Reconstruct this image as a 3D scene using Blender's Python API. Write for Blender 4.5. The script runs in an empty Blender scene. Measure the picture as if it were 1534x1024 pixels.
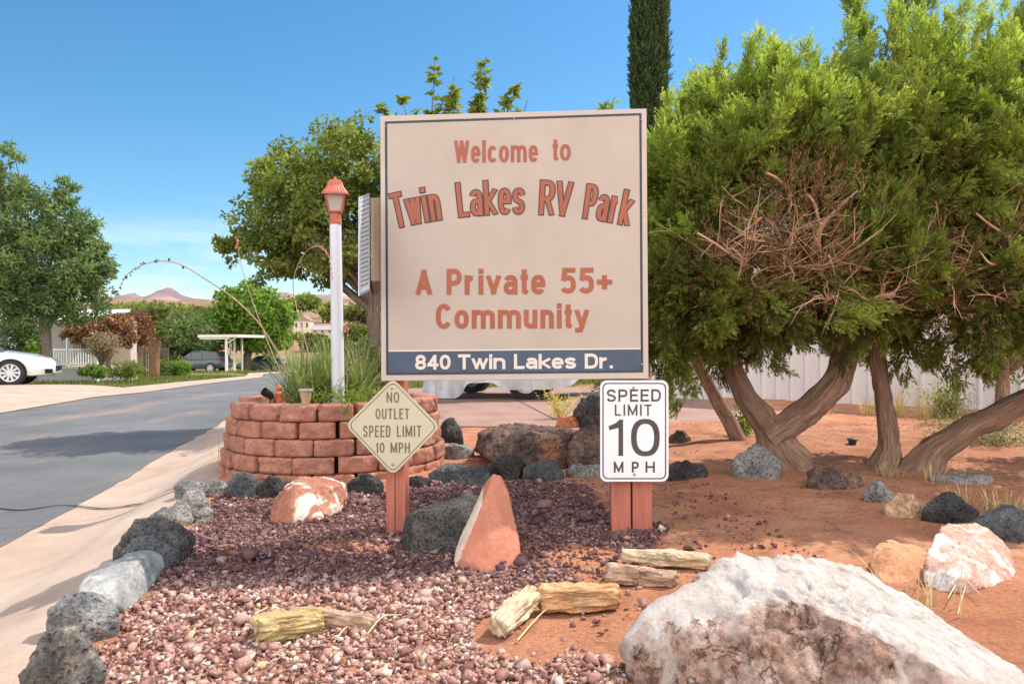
import bpy, bmesh, math, random
import numpy as np
from mathutils import Vector, Matrix
C = bpy.context.scene.collection
SC = bpy.context.scene
R = math.radians

# ------------------------------------------------------------------ camera, sky, sun
F, CX, HY, CZ, ROLL = 1100.0, 767.0, 515.0, 0.85, R(0.43)
cam_d = bpy.data.cameras.new('camera'); cam = bpy.data.objects.new('camera', cam_d); C.objects.link(cam)
cam_d.sensor_width = 36; cam_d.lens = F / 1534 * 36; cam_d.shift_y = 3 / 1534
cam_d.clip_start = 0.05; cam_d.clip_end = 30000
cam.matrix_world = Matrix.Translation((0, 0, CZ)) @ Matrix.Rotation(ROLL, 4, 'Y') @ Matrix.Rotation(R(90), 4, 'X')
SC.camera = cam
SUN = Vector((0.66, 0.41, 1.0)).normalized()
W = bpy.data.worlds.new('World'); SC.world = W; W.use_nodes = True
nt = W.node_tree; nt.nodes.clear()
sky = nt.nodes.new('ShaderNodeTexSky'); sky.sky_type = 'NISHITA'; sky.sun_disc = False
sky.sun_elevation = math.asin(SUN.z); sky.sun_rotation = math.atan2(SUN.x, SUN.y)
sky.altitude = 800; sky.air_density = 1.0; sky.dust_density = 0.6; sky.ozone_density = 1.6
tc = nt.nodes.new('ShaderNodeTexCoord'); mp = nt.nodes.new('ShaderNodeMapping'); mp.inputs['Scale'].default_value = (1, 1, 5)
cn = nt.nodes.new('ShaderNodeTexNoise'); cn.inputs['Scale'].default_value = 3.2; cn.inputs['Detail'].default_value = 7; cn.inputs['Roughness'].default_value = .58
cr = nt.nodes.new('ShaderNodeValToRGB'); cr.color_ramp.elements[0].position = .43; cr.color_ramp.elements[1].position = .68
sx = nt.nodes.new('ShaderNodeSeparateXYZ'); mr = nt.nodes.new('ShaderNodeMapRange')
mr.inputs[1].default_value = .19; mr.inputs[2].default_value = .08; mr.inputs[3].default_value = .0; mr.inputs[4].default_value = .8
mu = nt.nodes.new('ShaderNodeMath'); mu.operation = 'MULTIPLY'
mx = nt.nodes.new('ShaderNodeMixRGB'); mx.inputs[2].default_value = (7.2, 7.4, 7.8, 1)
bg = nt.nodes.new('ShaderNodeBackground'); bg.inputs[1].default_value = 0.13; ow = nt.nodes.new('ShaderNodeOutputWorld')
L = nt.links.new
L(tc.outputs['Generated'], mp.inputs[0]); L(mp.outputs[0], cn.inputs[0]); L(cn.outputs[0], cr.inputs[0])
L(tc.outputs['Generated'], sx.inputs[0]); L(sx.outputs[2], mr.inputs[0]); L(cr.outputs[0], mu.inputs[0]); L(mr.outputs[0], mu.inputs[1])
hs = nt.nodes.new('ShaderNodeHueSaturation'); hs.inputs['Hue'].default_value = .49; hs.inputs['Saturation'].default_value = 1.3; hs.inputs['Value'].default_value = .95
bk = nt.nodes.new('ShaderNodeMapRange'); bk.inputs[1].default_value = .05; bk.inputs[2].default_value = -.45; bk.interpolation_type = 'SMOOTHSTEP'; cb = nt.nodes.new('ShaderNodeMixRGB'); cb.inputs[2].default_value = (13, 12.9, 12.9, 1)   # added bright sky behind the camera, an unseen fill for the shaded sides
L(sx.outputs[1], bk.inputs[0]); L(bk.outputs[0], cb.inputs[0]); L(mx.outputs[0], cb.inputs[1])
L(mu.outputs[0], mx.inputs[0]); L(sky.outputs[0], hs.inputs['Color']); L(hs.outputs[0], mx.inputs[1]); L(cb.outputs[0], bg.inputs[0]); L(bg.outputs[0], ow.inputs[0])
sd = bpy.data.lights.new('sun', 'SUN'); sd.energy = 4.1; sd.angle = R(0.5); sd.color = (1, .94, .85)
so = bpy.data.objects.new('sun', sd); C.objects.link(so); so.rotation_euler = (-SUN).to_track_quat('-Z', 'Y').to_euler(); so.location = (20, 12, 30)
SC.view_settings.view_transform = 'Standard'; SC.view_settings.look = 'None'; SC.view_settings.gamma = 1
SC.view_settings.exposure = 0.55
SC.cycles.use_denoising = True; SC.cycles.max_bounces = 6; SC.cycles.diffuse_bounces = 3; SC.cycles.transparent_max_bounces = 8

# ------------------------------------------------------------------ numpy helpers
rng = np.random.default_rng(7)
RT = np.array((math.cos(ROLL), 0, -math.sin(ROLL))); UP = np.array((math.sin(ROLL), 0, math.cos(ROLL))); FW = np.array((0, 1., 0)); CAM = np.array((0, 0, CZ))
def at(px, py, Y):
    return CAM + Y * (FW + (px - CX) / F * RT + (HY - py) / F * UP)
def _h(i, j, k, s):
    i = i.astype(np.int64).astype(np.uint64); j = j.astype(np.int64).astype(np.uint64); k = k.astype(np.int64).astype(np.uint64)
    n = (i * np.uint64(73856093)) ^ (j * np.uint64(19349663)) ^ (k * np.uint64(83492791)) ^ np.uint64(s * 2654435761 + 97)
    n = (n ^ (n >> np.uint64(13))) * np.uint64(1274126177); n = (n ^ (n >> np.uint64(16))) * np.uint64(2246822519)
    return ((n >> np.uint64(8)) & np.uint64(0xffff)).astype(float) / 32767.5 - 1
def vn(P, f=1., s=0):
    P = np.asarray(P, float) * f + 311.7; I = np.floor(P); T = P - I; T = T * T * (3 - 2 * T); i, j, k = I[..., 0], I[..., 1], I[..., 2]
    o = 0
    for a in (0, 1):
        for b in (0, 1):
            for c in (0, 1):
                w = (T[..., 0] if a else 1 - T[..., 0]) * (T[..., 1] if b else 1 - T[..., 1]) * (T[..., 2] if c else 1 - T[..., 2])
                o = o + w * _h(i + a, j + b, k + c, s)
    return o
def fbm(P, f=1., s=0, n=4, g=.5):
    o = 0; a = 1.
    for q in range(n): o = o + a * vn(P, f * 2.03 ** q, s + q); a *= g
    return o
def nrm(v):
    return v / np.maximum(np.linalg.norm(v, axis=-1, keepdims=True), 1e-9)
def sm(a, b, x):
    t = np.clip((x - a) / (b - a), 0, 1); return t * t * (3 - 2 * t)

# ------------------------------------------------------------------ object helpers
def thing(name, label, cat, loc, group=None):
    o = bpy.data.objects.new(name, None); C.objects.link(o); o.location = Vector([float(v) for v in loc]); o.empty_display_size = .1
    o['label'] = label; o['category'] = cat
    if group: o['group'] = group
    return o
def wloc(o):
    v = Vector((0, 0, 0))
    while o is not None: v = v + o.location; o = o.parent
    return v
def link(name, me, mat, parent=None, org=None):
    o = bpy.data.objects.new(name, me); C.objects.link(o)
    if mat is not None and not me.materials:
        for m in (mat if isinstance(mat, (list, tuple)) else [mat]): me.materials.append(m)
    if parent is not None:
        o.parent = parent; me.transform(Matrix.Translation(-wloc(parent)))
    elif org is not None:
        org = Vector([float(v) for v in org]); me.transform(Matrix.Translation(-org)); o.location = org
    return o
def tag(o, label, cat, group=None):
    o['label'] = label; o['category'] = cat
    if group: o['group'] = group
    return o
def struct(o): o['kind'] = 'structure'; return o
def stuff(o, label, cat): o['kind'] = 'stuff'; o['label'] = label; o['category'] = cat; return o
def mesh(V, Fc, smooth=False, uv=None, tint=None, mi=None):
    """V Nx3; Fc: an array (uniform polygons) or a list of arrays"""
    me = bpy.data.meshes.new('m'); V = np.asarray(V, np.float32)
    fs = [np.asarray(f, np.int32) for f in (Fc if isinstance(Fc, list) else [Fc])]; fs = [f for f in fs if f.size]
    loops = np.concatenate([f.ravel() for f in fs]); tot = np.concatenate([np.full(len(f), f.shape[1], np.int32) for f in fs])
    st = np.concatenate(([0], np.cumsum(tot)[:-1])).astype(np.int32)
    me.vertices.add(len(V)); me.vertices.foreach_set('co', V.ravel())
    me.loops.add(len(loops)); me.loops.foreach_set('vertex_index', loops)
    me.polygons.add(len(tot)); me.polygons.foreach_set('loop_start', st)
    if smooth: me.polygons.foreach_set('use_smooth', np.ones(len(tot), bool))
    if mi is not None: me.polygons.foreach_set('material_index', np.asarray(mi, np.int32))
    if uv is not None:
        u = me.uv_layers.new(name='UVMap'); u.data.foreach_set('uv', np.asarray(uv, np.float32)[loops].ravel())
    if tint is not None:
        a = me.attributes.new('tint', 'FLOAT', 'FACE'); a.data.foreach_set('value', np.asarray(tint, np.float32))
    me.update(calc_edges=True); me.validate()
    return me
class MB:
    """collects simple solids"""
    def __init__(s): s.v = []; s.q = []; s.n = 0
    def add(s, V, Q):
        V = np.asarray(V, float).reshape(-1, 3); s.v.append(V); s.q += [[i + s.n for i in f] for f in Q]; s.n += len(V); return s
    def box(s, c, d, rz=0., M=None):
        c = np.array(c, float); h = np.array(d, float) / 2
        V = np.array([(x, y, z) for x in (-1, 1) for y in (-1, 1) for z in (-1, 1)]) * h
        if rz: V = V @ np.array(((math.cos(rz), math.sin(rz), 0), (-math.sin(rz), math.cos(rz), 0), (0, 0, 1)))
        if M is not None: V = V @ np.asarray(M).T
        return s.add(V + c, [(0, 1, 3, 2), (4, 6, 7, 5), (0, 4, 5, 1), (2, 3, 7, 6), (0, 2, 6, 4), (1, 5, 7, 3)])
    def lathe(s, prof, c, n=24, rot=0.):
        c = np.array(c, float); V = []; Q = []
        for r, z in prof:
            for k in range(n):
                a = rot + 2 * math.pi * k / n; V.append((r * math.cos(a), r * math.sin(a), z))
        for i in range(len(prof) - 1):
            for k in range(n): Q.append((i * n + k, i * n + (k + 1) % n, (i + 1) * n + (k + 1) % n, (i + 1) * n + k))
        Q.append(tuple(range(n))[::-1]); Q.append(tuple((len(prof) - 1) * n + k for k in range(n)))
        return s.add(np.array(V) + c, Q)
    def tube(s, P, r, n=8):
        V, Q = tube_vq(P, r, n); return s.add(V, Q.tolist())
    def build(s, name, mat, parent=None, org=None, bevel=0., smooth=False, label=None):
        me = bpy.data.meshes.new(name); me.from_pydata(np.concatenate(s.v).tolist(), [], s.q)
        bm = bmesh.new(); bm.from_mesh(me); bmesh.ops.recalc_face_normals(bm, faces=bm.faces)
        if bevel: bmesh.ops.bevel(bm, geom=bm.edges[:], offset=bevel, segments=2, affect='EDGES', profile=.6)
        if smooth:
            for f in bm.faces: f.smooth = True
            for e in bm.edges:
                if len(e.link_faces) == 2 and e.calc_face_angle(0) > .7: e.smooth = False
        bm.to_mesh(me); bm.free(); o = link(name, me, mat, parent, org)
        if label: o['label'] = label
        return o
def tube_vq(P, r, n=8, wob=0., seed=0):
    P = np.asarray(P, float); m = len(P); r = np.broadcast_to(np.asarray(r, float), (m,))
    T = nrm(np.gradient(P, axis=0)); ref = np.array((0, 1., 0.)) if abs(T[:, 1]).max() < .95 else np.array((1., 0, 0))
    A = nrm(np.cross(T, ref)); B = np.cross(T, A); a = np.linspace(0, 2 * math.pi, n, endpoint=False)
    D = A[:, None] * np.cos(a)[None, :, None] + B[:, None] * np.sin(a)[None, :, None]
    rr = r[:, None] * np.ones(n)
    if wob:
        q = P[:, None] * 1.2 + D * .45; rr = rr * (1 + wob * fbm(q, 5, seed, 3))
    V = (P[:, None] + D * rr[..., None]).reshape(-1, 3)
    i, k = np.meshgrid(np.arange(m - 1), np.arange(n), indexing='ij'); k2 = (k + 1) % n
    Q = np.stack((i * n + k, i * n + k2, (i + 1) * n + k2, (i + 1) * n + k), -1).reshape(-1, 4)
    return V, Q
def spline(P, m=8):
    P = np.asarray(P, float); n = len(P); Q = np.concatenate((2 * P[:1] - P[1:2], P, 2 * P[-1:] - P[-2:-1])); o = []
    for i in range(n - 1):
        a, b, c, d = Q[i:i + 4]
        for t in np.linspace(0, 1, m, endpoint=False): o.append(.5 * (2 * b + (c - a) * t + (2 * a - 5 * b + 4 * c - d) * t * t + (3 * b - a - 3 * c + d) * t ** 3))
    o.append(P[-1]); return np.array(o)
def limbs_mesh(paths, n=8, wob=.12, seed=0):
    """paths: list of (points, radii); one mesh with UVs running round and along each limb"""
    Vs, Qs, U = [], [], []; o = 0
    for j, (P, r) in enumerate(paths):
        P = np.asarray(P, float); V, Q = tube_vq(P, r, n, wob, seed + j); Vs.append(V); Qs.append(Q + o)
        s = np.concatenate(([0], np.cumsum(np.linalg.norm(np.diff(P, axis=0), axis=1))))
        a = np.abs(np.linspace(-1, 1, n, endpoint=False)); rr = float(np.max(r))
        U.append(np.stack(np.broadcast_arrays(a[None] * 3.14 * rr + j * .7, s[:, None]), -1).reshape(-1, 2)); o += len(V)
    return mesh(np.concatenate(Vs), np.concatenate(Qs), True, np.concatenate(U))
def leaves(P, D, l, w, fold=.25, S=None):
    """one folded quad per leaf"""
    n = len(P); D = nrm(D)
    if S is None: S = rng.normal(size=(n, 3))
    S = nrm(np.cross(D, S)); N = np.cross(D, S); l = np.broadcast_to(l, (n,))[:, None]; w = np.broadcast_to(w, (n,))[:, None]
    m = P + D * l * .45 + N * l * fold * .3
    V = np.stack((P, m + S * w * .5, P + D * l, m - S * w * .5), 1).reshape(-1, 3)
    return V, np.arange(4 * n).reshape(-1, 4)

# ------------------------------------------------------------------ materials
def newmat(name):
    m = bpy.data.materials.new(name); m.use_nodes = True; t = m.node_tree; return m, t, t.nodes['Principled BSDF']
def ramp(t, stops, fac):
    r = t.nodes.new('ShaderNodeValToRGB'); e = r.color_ramp.elements
    while len(e) < len(stops): e.new(.5)
    for q, (p, c) in zip(e, stops): q.position = p; q.color = (*c, 1)
    t.links.new(fac, r.inputs[0]); return r.outputs[0]
def noise(t, vec, scale, detail=5, rough=.55, dist=0.):
    n = t.nodes.new('ShaderNodeTexNoise'); n.inputs['Scale'].default_value = scale; n.inputs['Detail'].default_value = detail
    n.inputs['Roughness'].default_value = rough; n.inputs['Distortion'].default_value = dist
    t.links.new(vec, n.inputs['Vector']); return n.outputs['Fac']
def vmap(t, out, scale, rot=(0, 0, 0)):
    m = t.nodes.new('ShaderNodeMapping'); m.inputs['Scale'].default_value = scale; m.inputs['Rotation'].default_value = rot
    t.links.new(out, m.inputs[0]); return m.outputs[0]
def mix(t, fac, a, b, mode='MIX'):
    m = t.nodes.new('ShaderNodeMixRGB'); m.blend_type = mode
    for i, v in ((0, fac), (1, a), (2, b)):
        if isinstance(v, bpy.types.NodeSocket): t.links.new(v, m.inputs[i])
        elif i == 0: m.inputs[0].default_value = v
        else: m.inputs[i].default_value = (*v, 1)
    return m.outputs[0]
def bump(t, b, h, strength=.4, dist=.01):
    n = t.nodes.new('ShaderNodeBump'); n.inputs['Strength'].default_value = strength; n.inputs['Distance'].default_value = dist
    t.links.new(h, n.inputs['Height']); t.links.new(n.outputs[0], b.inputs['Normal'])
def coord(t, which='Object'):
    return t.nodes.new('ShaderNodeTexCoord').outputs[which]
def simple(name, col, rough=.6, metal=0., var=.15, scale=8, bstr=.15, bdist=.004, bscale=60, stretch=None, coat=0., spec=.5):
    m, t, b = newmat(name); v = coord(t)
    if stretch: v = vmap(t, v, stretch)
    c0 = tuple(x * (1 - var) for x in col); c1 = tuple(min(1, x * (1 + var)) for x in col)
    t.links.new(ramp(t, [(.3, c0), (.7, c1)], noise(t, v, scale)), b.inputs['Base Color'])
    b.inputs['Roughness'].default_value = rough; b.inputs['Metallic'].default_value = metal; b.inputs['Coat Weight'].default_value = coat; b.inputs['Specular IOR Level'].default_value = spec
    if bstr: bump(t, b, noise(t, v, bscale, 3), bstr, bdist)
    return m
def rockmat(name, stops, scale=6, patches=None, pscale=3, pr=(.5, .6), pits=0., bstr=.6, bdist=.02, stretch=None, rough=.9, dist=.6, top=None, bsc=18, spk=1.):
    m, t, b = newmat(name); v0 = coord(t); v = vmap(t, v0, stretch) if stretch else v0
    c = ramp(t, stops, noise(t, v, scale, 8, .65, dist))
    if patches: c = mix(t, ramp(t, [(pr[0], (0, 0, 0)), (pr[1], (1, 1, 1))], noise(t, v0, pscale, 6, .6, .8)), c, patches)
    f = noise(t, v, scale * 9, 4, .7)
    c = mix(t, .75 * spk, c, ramp(t, [(.3, (.32, .32, .32)), (.6, (1.15, 1.15, 1.15))], f), 'MULTIPLY'); c = mix(t, .6 * spk, c, ramp(t, [(.36, (.35, .35, .35)), (.56, (1.2, 1.2, 1.2))], noise(t, v0, scale * 26, 3, .8)), 'MULTIPLY')
    if top:   # pale dust and lichen that settled on the upward faces
        g = t.nodes.new('ShaderNodeNewGeometry'); s = t.nodes.new('ShaderNodeSeparateXYZ'); t.links.new(g.outputs['Normal'], s.inputs[0])
        a = t.nodes.new('ShaderNodeMath'); a.operation = 'ADD'; t.links.new(s.outputs[2], a.inputs[0]); t.links.new(noise(t, v0, 7, 6, .7), a.inputs[1])
        c = mix(t, ramp(t, [(.95, (0, 0, 0)), (1.0, (1, 1, 1))] if top[1] is None else [(top[1][0], (0, 0, 0)), (top[1][1], (1, 1, 1))], a.outputs[0]), c, top[0])
    t.links.new(c, b.inputs['Base Color']); b.inputs['Roughness'].default_value = rough; b.inputs['Specular IOR Level'].default_value = .2
    h = noise(t, v, bsc, 9, .7)
    if pits:
        vo = t.nodes.new('ShaderNodeTexVoronoi'); vo.inputs['Scale'].default_value = pits; t.links.new(v0, vo.inputs['Vector'])
        h = mix(t, .5, h, ramp(t, [(.05, (0, 0, 0)), (.35, (1, 1, 1))], vo.outputs['Distance']))
    bump(t, b, h, min(1, bstr * 1.3), bdist * 1.5); return m
def leafmat(name, stops, trans=.45, rough=.55):
    m, t, b = newmat(name); a = t.nodes.new('ShaderNodeAttribute'); a.attribute_name = 'tint'
    c = ramp(t, stops, a.outputs['Fac']); t.links.new(c, b.inputs['Base Color']); b.inputs['Roughness'].default_value = rough; b.inputs['Specular IOR Level'].default_value = .25
    tr = t.nodes.new('ShaderNodeBsdfTranslucent'); t.links.new(mix(t, 1., c, (1.35, 1.45, .6), 'MULTIPLY'), tr.inputs[0])
    ms = t.nodes.new('ShaderNodeMixShader'); ms.inputs[0].default_value = trans
    t.links.new(b.outputs[0], ms.inputs[1]); t.links.new(tr.outputs[0], ms.inputs[2]); t.links.new(ms.outputs[0], t.nodes['Material Output'].inputs[0]); return m
def barkmat(name, a, b_, c, su=60, sv=5, bd=.015):
    m, t, b = newmat(name); v = vmap(t, coord(t, 'UV'), (su, sv, 1)); f = noise(t, v, 1., 9, .74, 1.2)
    t.links.new(ramp(t, [(.3, a), (.5, b_), (.68, c)], f), b.inputs['Base Color']); b.inputs['Roughness'].default_value = .95; b.inputs['Specular IOR Level'].default_value = .1
    bump(t, b, f, .9, bd); return m
LAVA = rockmat('black lava', [(.3, (.024, .022, .022)), (.55, (.07, .064, .062)), (.75, (.17, .15, .135))], 9, pits=70, bstr=.9, bdist=.02, top=((.16, .15, .14), (1.15, 1.45)))
LAVAG = rockmat('grey lava', [(.3, (.10, .10, .10)), (.5, (.23, .225, .22)), (.72, (.42, .40, .38))], 8, pits=55, bstr=.9, bdist=.02, patches=(.46, .42, .37), pscale=5, pr=(.55, .68))
LAVAP = rockmat('pale lava', [(.3, (.10, .09, .085)), (.5, (.26, .24, .225)), (.7, (.42, .38, .34))], 10, pits=60, bstr=.8, bdist=.015)
LAVAB = rockmat('blue grey basalt', [(.3, (.048, .051, .055)), (.55, (.105, .109, .114)), (.75, (.22, .215, .21))], 10, pits=80, bstr=.8, bdist=.012)
LAVAR = rockmat('rusty lava', [(.3, (.05, .04, .036)), (.5, (.15, .10, .082)), (.68, (.30, .18, .13))], 7, pits=60, bstr=.9, bdist=.02, patches=(.34, .15, .08), pscale=3.2, pr=(.52, .66), top=((.10, .095, .095), (1.05, 1.3)))
LAVAD = rockmat('dusty dark lava', [(.3, (.035, .033, .033)), (.5, (.10, .093, .09)), (.7, (.22, .195, .175))], 8, pits=60, bstr=.9, bdist=.02, top=((.26, .23, .20), (1.1, 1.4)))
LAVAW = rockmat('weathered grey brown lava', [(.3, (.06, .055, .05)), (.5, (.17, .155, .14)), (.7, (.34, .30, .26))], 7, pits=50, bstr=.9, bdist=.02, patches=(.46, .37, .28), pscale=4, pr=(.52, .62))
LAVAP2 = rockmat('smooth pale grey lava', [(.3, (.17, .17, .168)), (.5, (.31, .305, .30)), (.7, (.46, .45, .43))], 7, pits=22, bstr=.6, bdist=.012, spk=.6)
REDST = rockmat('red sandstone', [(.3, (.40, .15, .08)), (.55, (.55, .22, .12)), (.75, (.62, .30, .18))], 4, bstr=.4, bdist=.01)
REDWH = rockmat('red sandstone with white crust', [(.3, (.29, .11, .07)), (.5, (.41, .175, .115)), (.72, (.52, .29, .2))], 5, patches=(.78, .68, .58), pscale=5.5, pr=(.53, .57), bstr=.5, bdist=.012, spk=.5)
QUARTZ = rockmat('pink quartz rock', [(.3, (.48, .22, .15)), (.5, (.62, .38, .3)), (.7, (.8, .68, .62))], 9, patches=(.82, .76, .72), pscale=7, pr=(.5, .58), bstr=.8, bdist=.015, spk=.6)
ORROCK = rockmat('orange sandstone', [(.3, (.5, .22, .11)), (.55, (.66, .34, .19)), (.75, (.74, .5, .34))], 6, bstr=.6, bdist=.012, spk=.5)
TANROCK = rockmat('tan stone', [(.3, (.35, .2, .12)), (.5, (.52, .34, .2)), (.7, (.68, .5, .36))], 7, bstr=.5, bdist=.01)

# ------------------------------------------------------------------ terrain
YL = [-5, 0, 11.6, 17.8, 27, 48, 100, 400]; XL = [-5.2, -6.0, -8.06, -9.0, -11.4, -16.2, -27.5, -92]
xs_ = lambda y: -1.21 - .235 * (y - 1.93)
xa_ = lambda y: -2.62 - .212 * (y - 3.76)
xl_ = lambda y: np.interp(y, YL, XL)
def ht(x, y, noise_=True):
    x = np.asarray(x, float); y = np.asarray(y, float)
    down = -.031 * np.clip(y - 15, 0, 95) - .008 * sm(8, 15, y)
    far = .066 * np.clip(y - 112, 0, 2450) - .02 * np.clip(y - 2550, 0, 9999)
    t = (xs_(y) - x) / (xs_(y) - xa_(y))
    z = -.18 * sm(.02, .8, t) + .1 * sm(0, 1.2, xl_(y) - .9 - x) + down + far
    if noise_:
        g = 1 - sm(-.15, .05, t); P = np.stack((x, y, 0 * x), -1)
        z = z + g * (.018 * fbm(P, 1.7, 3, 3) + .006 * fbm(P, 9, 5, 3)) * sm(60, 12, y)
        z = z + .05 * g * sm(4.3, 6.5, y) * sm(.7, 1.6, x)
        z = z + sm(150, 500, y) * y * .006 * fbm(P, .004, 9, 5)
    return z
def gnd(px, py):
    Y = 5.
    for _ in range(40):
        p = at(px, py, Y); zt = float(ht(p[0], p[1], False)); dz = (CZ - p[2]) / Y
        Y = .5 * Y + .5 * max(.5, min(90, (CZ - zt) / max(dz, 1e-3)))
    p = at(px, py, Y); return np.array((p[0], p[1], zt))
def axis(a, b, st, lo, hi, g=1.12):
    o = list(np.arange(a, b, st)); s = st; q = o[-1]
    while q < hi: s *= g; q += s; o.append(q)
    s = st; q = a; p = []
    while q > lo: s *= g; q -= s; p.append(q)
    return np.array(p[::-1] + o)
def sheet(X, Y, Z):
    m, n = X.shape; V = np.stack((X, Y, Z), -1).reshape(-1, 3); i, j = np.meshgrid(np.arange(m - 1), np.arange(n - 1), indexing='ij')
    return V, np.stack((i * n + j, (i + 1) * n + j, (i + 1) * n + j + 1, i * n + j + 1), -1).reshape(-1, 4)
DRV = [(-3.3, 8.6), (-1.0, 7.6), (2.2, 7.25), (3.1, 7.7), (3.1, 14.2), (-3.6, 14.2)]   # driveway outline on the ground
def inpoly(x, y, P):
    x = np.asarray(x, float); r = np.zeros(x.shape, bool); n = len(P)
    for i in range(n):
        (x0, y0), (x1, y1) = P[i], P[(i + 1) % n]
        if y0 != y1: r ^= ((y0 > y) != (y1 > y)) & (x < (x1 - x0) * (y - y0) / (y1 - y0) + x0)
    return r
gx = axis(-3.2, 4.2, .035, -4500, 4500); gy = axis(1.2, 7.5, .035, -30, 5200, 1.07)
X, Y = np.meshgrid(gx, gy, indexing='ij'); Z = ht(X, Y)
Z -= .05 * ((X < xs_(Y) - .12) & (X > xl_(Y) - .7)) * (Y < 115)
Z -= .05 * inpoly(X, Y, [(-3.2, 8.8), (-1, 7.75), (2.2, 7.4), (2.9, 7.85), (2.9, 14.05), (-3.4, 14.05)])
m, t, b = newmat('red desert soil'); p = coord(t)
near = ramp(t, [(.3, (.44, .175, .095)), (.5, (.56, .25, .14)), (.7, (.64, .345, .215))], noise(t, p, 1.6, 9, .62, .3))
near = mix(t, .7, near, ramp(t, [(.34, (.42, .38, .36)), (.55, (1.1, 1.1, 1.1))], noise(t, p, 70, 6, .8)), 'MULTIPLY'); near = mix(t, ramp(t, [(.5, (0, 0, 0)), (.64, (1, 1, 1))], noise(t, p, 5, 10, .75)), near, (.34, .145, .09))
far = ramp(t, [(.35, (.36, .17, .11)), (.5, (.30, .17, .11)), (.56, (.11, .12, .05))], noise(t, vmap(t, p, (.03, .03, .03)), 1., 9, .7))
grs = ramp(t, [(.35, (.10, .14, .035)), (.65, (.30, .26, .10))], noise(t, p, 3, 8, .7))
s = t.nodes.new('ShaderNodeSeparateXYZ'); t.links.new(p, s.inputs[0])
def rng_(o, a, b_):
    q = t.nodes.new('ShaderNodeMapRange'); q.inputs[1].default_value = a; q.inputs[2].default_value = b_; t.links.new(o, q.inputs[0]); return q.outputs[0]
c = mix(t, rng_(s.outputs[1], 13.5, 15), near, grs); c = mix(t, rng_(s.outputs[0], -7.4, -8.2), c, grs); c = mix(t, rng_(s.outputs[1], 90, 160), c, far)
t.links.new(c, b.inputs['Base Color']); b.inputs['Roughness'].default_value = .95; b.inputs['Specular IOR Level'].default_value = .1
bump(t, b, noise(t, p, 34, 10, .78), 1., .02)
V, Q = sheet(X, Y, Z); struct(link('ground', mesh(V, Q, True), m))
# road
v = np.unique(np.concatenate((np.arange(-2, 30, .12), np.arange(30, 112, 1.)))); u = np.linspace(0, 1, 60)
U_, Y = np.meshgrid(u, v, indexing='ij'); jag = .035 * fbm(np.stack((0 * v, v, 0 * v), -1), 3.5, 21, 4)
X = (xa_(Y) + jag[None]) * (1 - U_) + xl_(Y) * U_; V, Q = sheet(X, Y, ht(X, Y, False) + .006 + .0004 * np.clip(Y - 5, 0, 100))
m, t, b = newmat('asphalt'); p = coord(t)
c = ramp(t, [(.3, (.10, .10, .105)), (.7, (.165, .16, .16))], noise(t, p, .9, 7, .6)); c = mix(t, ramp(t, [(.52, (0, 0, 0)), (.72, (.75, .75, .75))], noise(t, vmap(t, p, (1.2, .35, 1)), 1.1, 6, .6)), c, (.30, .215, .175))
c = mix(t, .6, c, ramp(t, [(.35, (.35, .35, .35)), (.6, (1.2, 1.2, 1.2))], noise(t, p, 90, 5, .8)), 'MULTIPLY')
t.links.new(c, b.inputs['Base Color']); b.inputs['Roughness'].default_value = .85; bump(t, b, noise(t, p, 220, 3, .7), .6, .006)
struct(link('road', mesh(V, Q, True), m))
def linemesh(P, w, dz):
    P = np.asarray(P, float); d = nrm(np.gradient(P, axis=0)); n = np.stack((-d[:, 1], d[:, 0]), -1); ww = w * (1 + .5 * vn(np.stack((P[:, 0], P[:, 1], 0 * P[:, 0]), -1), 9, 3))[:, None]
    A, B = P + n * ww, P - n * ww; X = np.stack((A[:, 0], B[:, 0])); Y = np.stack((A[:, 1], B[:, 1])); return sheet(X, Y, ht(X, Y, False) + dz)
# near gutter, far gutter
def concrete(name, c0, c1, c2, stain=(.30, .19, .13)):
    m, t, b = newmat(name); p = coord(t)
    c = ramp(t, [(.3, c0), (.5, c1), (.72, c2)], noise(t, p, 2.2, 8, .6, .3)); c = mix(t, ramp(t, [(.56, (0, 0, 0)), (.8, (.7, .7, .7))], noise(t, vmap(t, p, (2.2, .6, 1)), 1.3, 7, .65)), c, stain)
    c = mix(t, .35, c, ramp(t, [(.35, (.55, .55, .55)), (.6, (1.05, 1.05, 1.05))], noise(t, p, 120, 3, .7)), 'MULTIPLY')
    t.links.new(c, b.inputs['Base Color']); b.inputs['Roughness'].default_value = .85; bump(t, b, noise(t, p, 150, 4, .7), .35, .004); return m
CONC = concrete('pale dusty concrete', (.37, .255, .19), (.44, .315, .24), (.50, .385, .31))
v = np.arange(-2, 15, .1); u = np.linspace(0, 1, 26); U_, Y = np.meshgrid(u, v, indexing='ij')
X = (xs_(Y) - .02) * (1 - U_) + (xa_(Y) - .08) * U_; V, Q = sheet(X, Y, ht(X, Y, False) + .002 + .012 * sm(.45, .40, U_) * sm(.0, .1, U_)); struct(link('gutter', mesh(V, Q, True), CONC))
v = np.unique(np.concatenate((np.arange(-2, 30, .3), np.arange(30, 112, 1.)))); U_, Y = np.meshgrid(np.linspace(-.05, 1, 8), v, indexing='ij')
X = xl_(Y) - .9 * U_; V, Q = sheet(X, Y, ht(X, Y, False) + .02 + .07 * U_ + .0006 * np.clip(Y - 5, 0, 100)); struct(link('kerb', mesh(V, Q, True), CONC))
P = [(-14, 17.2), (-9.2, 17.2), (-9.0, 12.0), (-14, 12.0)]
U_, Y = np.meshgrid(np.linspace(0, 1, 12), np.linspace(11.5, 19.7, 20), indexing='ij'); X = xl_(Y) - .9 - 9 * U_
V, Q = sheet(X, Y, ht(X, Y, False) + .09); struct(link('parking_apron', mesh(V, Q, True), CONC))
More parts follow.
